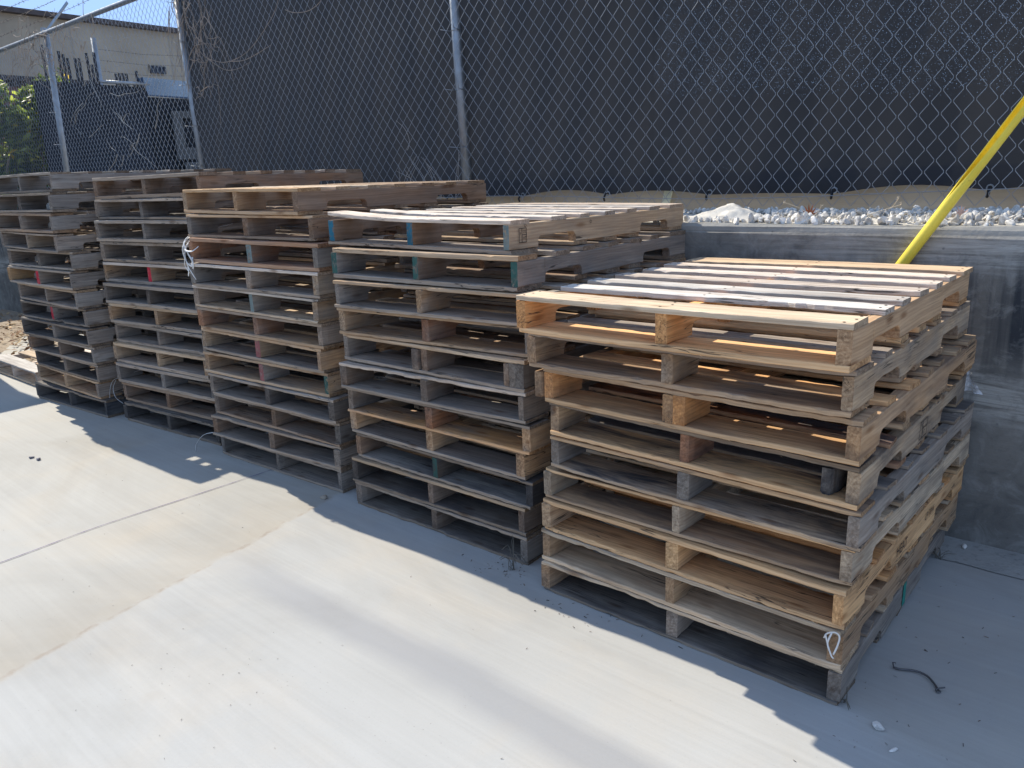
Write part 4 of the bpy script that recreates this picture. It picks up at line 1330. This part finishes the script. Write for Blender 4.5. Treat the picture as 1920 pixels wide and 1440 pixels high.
# brick wall with dark coping
br_ = NT('dark_red_brick'); o_ = br_.obj()
bk = br_.n('TexBrick', inp={'Scale': 1.0, 'Color1': (.16, .075, .06, 1), 'Color2': (.22, .11, .085, 1), 'Mortar': (.2, .18, .16, 1), 'Brick Width': .2, 'Row Height': .07, 'Mortar Size': .008})
sw_ = br_.n('CombineXYZ'); q_ = br_.sep(o_); br_.L(q_[1], sw_.inputs[0]); br_.L(q_[2], sw_.inputs[1]); br_.L(sw_.outputs[0], bk.inputs['Vector'])
BRICK = br_.finish(bk.outputs[0], .9)
bwl = empty('brick_wall', (-13, 2.5, 1.185)); tag(bwl, 'low dark red brick wall with black coping behind the ivy', 'wall')
bm = MB(); bm.box(-.2, 0, -5, 1.9, 0, 1.82); bm.build('wall', BRICK, bwl)
bm = MB(); bm.box(-.26, .05, -5.05, 1.95, 1.90, 1.97)
for i in range(40): bm.box(0, .04, -5 + i * .17, -5 + i * .17 + .09, 1.823, 1.898)
bm.box(-.25, -.003, -5, 1.9, 1.823, 1.898)
bm.build('coping', ROOFM, bwl)
# second fence, across the end
f2 = empty('screened_side_fence', (-11, 2.2, 1.185)); tag(f2, 'dark screened side fence running back from the main fence', 'fence')
DARKF = simple('dark_side_screen', (.020, .023, .030), .85, 0, .25, 3, .2)
DARKF2 = simple('dark_slat', (.028, .028, .032), .8, 0, .3, 6)
def f2box(b, y0, y1, z0, z1, x0=-.02, x1=.02): b.box(x0, x1, y0 - 2.2, y1 - 2.2, z0 - 1.185, z1 - 1.185)
bm = MB(); f2box(bm, 2.62, 4.12, 1.19, 2.86); bm.build('screen', DARKF, f2)
rp = random.Random(8)
bm = MB()
for ys, ye, zt in ((2.80, 3.28, 3.26), (3.36, 3.46, 3.22), (3.72, 4.10, 3.035)):
    y = ys
    while y < ye:
        if rp.random() < .78: f2box(bm, y, y + .030, 2.6, zt + rp.uniform(-.12, .06) , -.055, -.035)
        y += .050
bm.build('slats', DARKF2, f2)
bm = MB(); bm.tube([(-.075, 3.515 - 2.2, 0), (-.075, 3.515 - 2.2, 2.285)], .035, 14); bm.build('post', GALV, f2, smooth=True)
bm = MB(); bm.tube([(.06, 3.45 - 2.2, 1.71), (.06, 4.14 - 2.2, 1.72)], .022, 10); bm.build('rail', GALV, f2, smooth=True)
for z in (3.31, 3.17, 3.03):
    barbed([(.06, 3.5 - 2.2, z - 1.185), (.06, 4.1 - 2.2, z - 1.185 - .012), (.06, 4.9 - 2.2, z - 1.185 + .03)], f2, step=.16)
# gate with glossy panel
gt = empty('side_gate', (-10.9, 4.1, 1.185)); tag(gt, 'dark gate with a glossy blue-grey panel across its top', 'gate')
def gbox(b, y0, y1, z0, z1, x0=-.02, x1=.02): b.box(x0, x1, y0 - 4.1, y1 - 4.1, z0 - 1.185, z1 - 1.185)
bm = MB(); gbox(bm, 4.10, 5.4, 1.19, 2.73, -.10, -.06); bm.build('gate_leaf', simple('black_gate', (.012, .014, .018), .9, var=.2), gt)
PANM = simple('glossy_blue_grey', (.17, .27, .44), .18, .6, .2, 3, .02, .6)
bm = MB()
bm.add([(.02, 4.03 - 4.1, 1.80), (.02, 5.2 - 4.1, 1.78), (-.10, 5.2 - 4.1, 1.545), (-.10, 4.14 - 4.1, 1.565)], [(0, 3, 2, 1)])
bm.add([(.02, 4.03 - 4.1, 1.80), (.02, 5.2 - 4.1, 1.78), (-.16, 5.2 - 4.1, 1.78), (-.16, 4.03 - 4.1, 1.80), (-.10, 4.14 - 4.1, 1.565), (-.16, 4.14 - 4.1, 1.565)], [(0, 1, 2, 3), (0, 3, 5, 4)])
pn = bm.build('top_panel', PANM, gt)
bm = MB(); bm.add([(-.005, 4.46 - 4.1, 1.76), (-.005, 4.75 - 4.1, 1.755), (-.055, 4.75 - 4.1, 1.66), (-.055, 4.48 - 4.1, 1.665)], [(0, 3, 2, 1)])
for q in bm.v: pass
bm.v = [(a + .006, b, c) for a, b, c in bm.v]
bm.build('panel_opening', DARKF2, pn)
GREYP = simple('grey_panel', (.08, .08, .078), .8, 0, .2, 6)
bm = MB(); gbox(bm, 4.40, 4.55, 1.86, 2.55); gbox(bm, 4.55, 4.70, 2.45, 2.55); gbox(bm, 4.55, 4.70, 1.86, 2.03); bm.build('latch_panel', GREYP, gt)
bm = MB(); gbox(bm, 4.50, 4.9, 1.19, 1.82); bm.build('base_block', GREYP, gt)

# ivy shrub behind the far post
def leaves_mesh(n, cx, cy, cz, sx, sy, sz, seed, size=(.028, .06)):
    r = random.Random(seed)
    V = []; F = []; MI = []
    lobes = [(Vector((r.uniform(-.7, .7), r.uniform(-.75, .75), r.uniform(-.8, .75))), r.uniform(.25, .55)) for _ in range(22)]
    for _ in range(n):
        c, q = lobes[r.randrange(len(lobes))]
        d = Vector((r.gauss(0, 1), r.gauss(0, 1), r.gauss(0, 1))).normalized() * (q * r.random() ** .4)
        p = c + d
        x, y, z = cx + p.x * sx, cy + p.y * sy, cz + p.z * sz
        s_ = r.uniform(*size)
        M = Matrix.Translation((x, y, z)) @ Euler((r.uniform(-1.0, 1.0), r.uniform(-1.0, 1.0), r.uniform(0, 6.28))).to_matrix().to_4x4()
        k_ = len(V)
        for t in ((-s_, 0, 0), (-.2 * s_, -s_ * .45, .12 * s_), (s_, 0, 0), (-.2 * s_, s_ * .45, .12 * s_)):
            V.append(tuple(M @ Vector(t)))
        F.append((k_, k_ + 1, k_ + 2, k_ + 3)); MI.append(0 if r.random() < .62 else (1 if r.random() < .95 else 2))
    return V, F, MI
def leaf_material(name, c):
    t = NT(name); o = t.obj()
    col = t.mix(t.rng(t.noise(o, 9, 3), .3, .7), tuple(x * .7 for x in c), tuple(x * 1.3 for x in c))
    b = t.n('BsdfPrincipled', inp={'Base Color': col, 'Roughness': .42, 'Specular IOR Level': .5})
    tr = t.n('BsdfTranslucent', inp={'Color': (c[0] * 2.6, c[1] * 2.6, c[2] * 1.2, 1)})
    m = t.n('MixShader', inp={0: .5}); t.L(b.outputs[0], m.inputs[1]); t.L(tr.outputs[0], m.inputs[2]); t.L(m.outputs[0], t.out.inputs[0])
    return t.m
LM = [leaf_material('ivy_leaf', (.065, .09, .04)), leaf_material('ivy_leaf_sunlit', (.23, .26, .09)), leaf_material('yellow_leaf', (.45, .30, .03))]  # second ivy tone is brighter: sunlit leaves put into the colour
shr = empty('ivy_shrub', (-11.6, 2.4, 1.185)); tag(shr, 'leafy green ivy shrub behind the far fence post', 'shrub')
v, f, mi = leaves_mesh(9000, 0, .12, .85, .5, .72, 1.05, 3, (.032, .075))
mesh_obj('foliage', v, f, LM, shr, mi=mi)
bm = MB(); rs_ = random.Random(6)
for i in range(9):
    bm.tube(spline([(rs_.uniform(-.1, .1), rs_.uniform(-.3, .3), 0), (rs_.uniform(-.2, .2), rs_.uniform(-.3, .4), .6), (rs_.uniform(-.3, .3), rs_.uniform(-.4, .5), rs_.uniform(1.0, 1.5))], 6), [.014] * 8 + [.008] * 5, 6)
bm.build('stems', simple('shrub_stem', (.22, .17, .12), .9), shr)

# unseen container, added left of the row to throw the shadow that enters there
ctn = empty('added_shadow_caster', (-7.68, .42, 0)); tag(ctn, 'unseen dark green container added left of the pallet row as shadow caster', 'container')
GREEN = simple('dark_green_steel', (.05, .09, .06), .5, .2, .3, 5)
bm = MB(); bm.box(-1.9, -.06, -1.6, -.06, .12, 2.04)
for i in range(5): bm.box(-1.7 + i * .38, -1.6 + i * .38, -1.66, -1.603, .14, 2.0); bm.box(-.057, 0, -1.45 + i * .3, -1.37 + i * .3, .14, 2.0)
bm.build('caster_body', GREEN, ctn)
bm = MB(); bm.box(-1.96, 0, -1.68, 0, 2.043, 2.10); bm.build('rim', GREEN, ctn)
for (a, b) in ((-1.8, -1.5), (-.3, -1.5), (-1.8, -.2), (-.3, -.2)):
    bm = MB(); bm.tube([(a - .03, b, .06), (a + .03, b, .06)], .06, 14); bm.build('wheel', BLACKP, ctn)

# ------------------------------------------------------------------ light and camera
SUN = Vector((1.06, -.145, -1.0)).normalized()
EL = math.asin(-SUN.z)
AZ = math.atan2(-SUN.x, -SUN.y)
w = bpy.data.worlds.new('World'); sc.world = w
w.use_nodes = True
nt = w.node_tree
bg = nt.nodes.get('Background') or nt.nodes.new('ShaderNodeBackground')
sky = nt.nodes.new('ShaderNodeTexSky')
sky.sky_type = 'NISHITA'
sky.sun_disc = False
sky.sun_elevation = EL
sky.sun_rotation = AZ % (2 * math.pi)
sky.air_density = .9
sky.dust_density = 0.0
sky.ozone_density = 1.5
sky.altitude = 1500
hs_ = nt.nodes.new('ShaderNodeHueSaturation')     # a slightly milky, less saturated sky
hs_.inputs['Saturation'].default_value = .80
nt.links.new(sky.outputs[0], hs_.inputs['Color'])
cap_ = nt.nodes.new('ShaderNodeMix')     # an even blue sky: no white glare round the sun
cap_.data_type = 'RGBA'; cap_.blend_type = 'DARKEN'
cap_.inputs[0].default_value = 1.0
cap_.inputs[7].default_value = (.95, 1.47, 2.5, 1)
nt.links.new(hs_.outputs[0], cap_.inputs[6])
nt.links.new(cap_.outputs[2], bg.inputs[0])
bg.inputs[1].default_value = .15
sl = bpy.data.lights.new('sun', 'SUN')
sl.energy = 2.1
sl.angle = R(.5)
sl.color = (1.0, .93, .80)
so = bpy.data.objects.new('sun', sl); COL.objects.link(so)
so.rotation_euler = SUN.to_track_quat('-Z', 'Y').to_euler()
so.location = (-6, 3, 8)

cam = bpy.data.cameras.new('camera')
co_ = bpy.data.objects.new('camera', cam); COL.objects.link(co_)
co_.location = (0.46155648, -1.95655983, 1.4414177)
co_.rotation_euler = (R(74.93057946), R(2.03362759), R(38.26469634))
cam.sensor_width = 36
cam.lens = 1447.658 / 1920 * 36
cam.clip_start = .02
cam.clip_end = 600
sc.camera = co_
sc.view_settings.view_transform = 'Standard'
sc.view_settings.look = 'None'
sc.view_settings.exposure = 1.75
sc.view_settings.gamma = 1
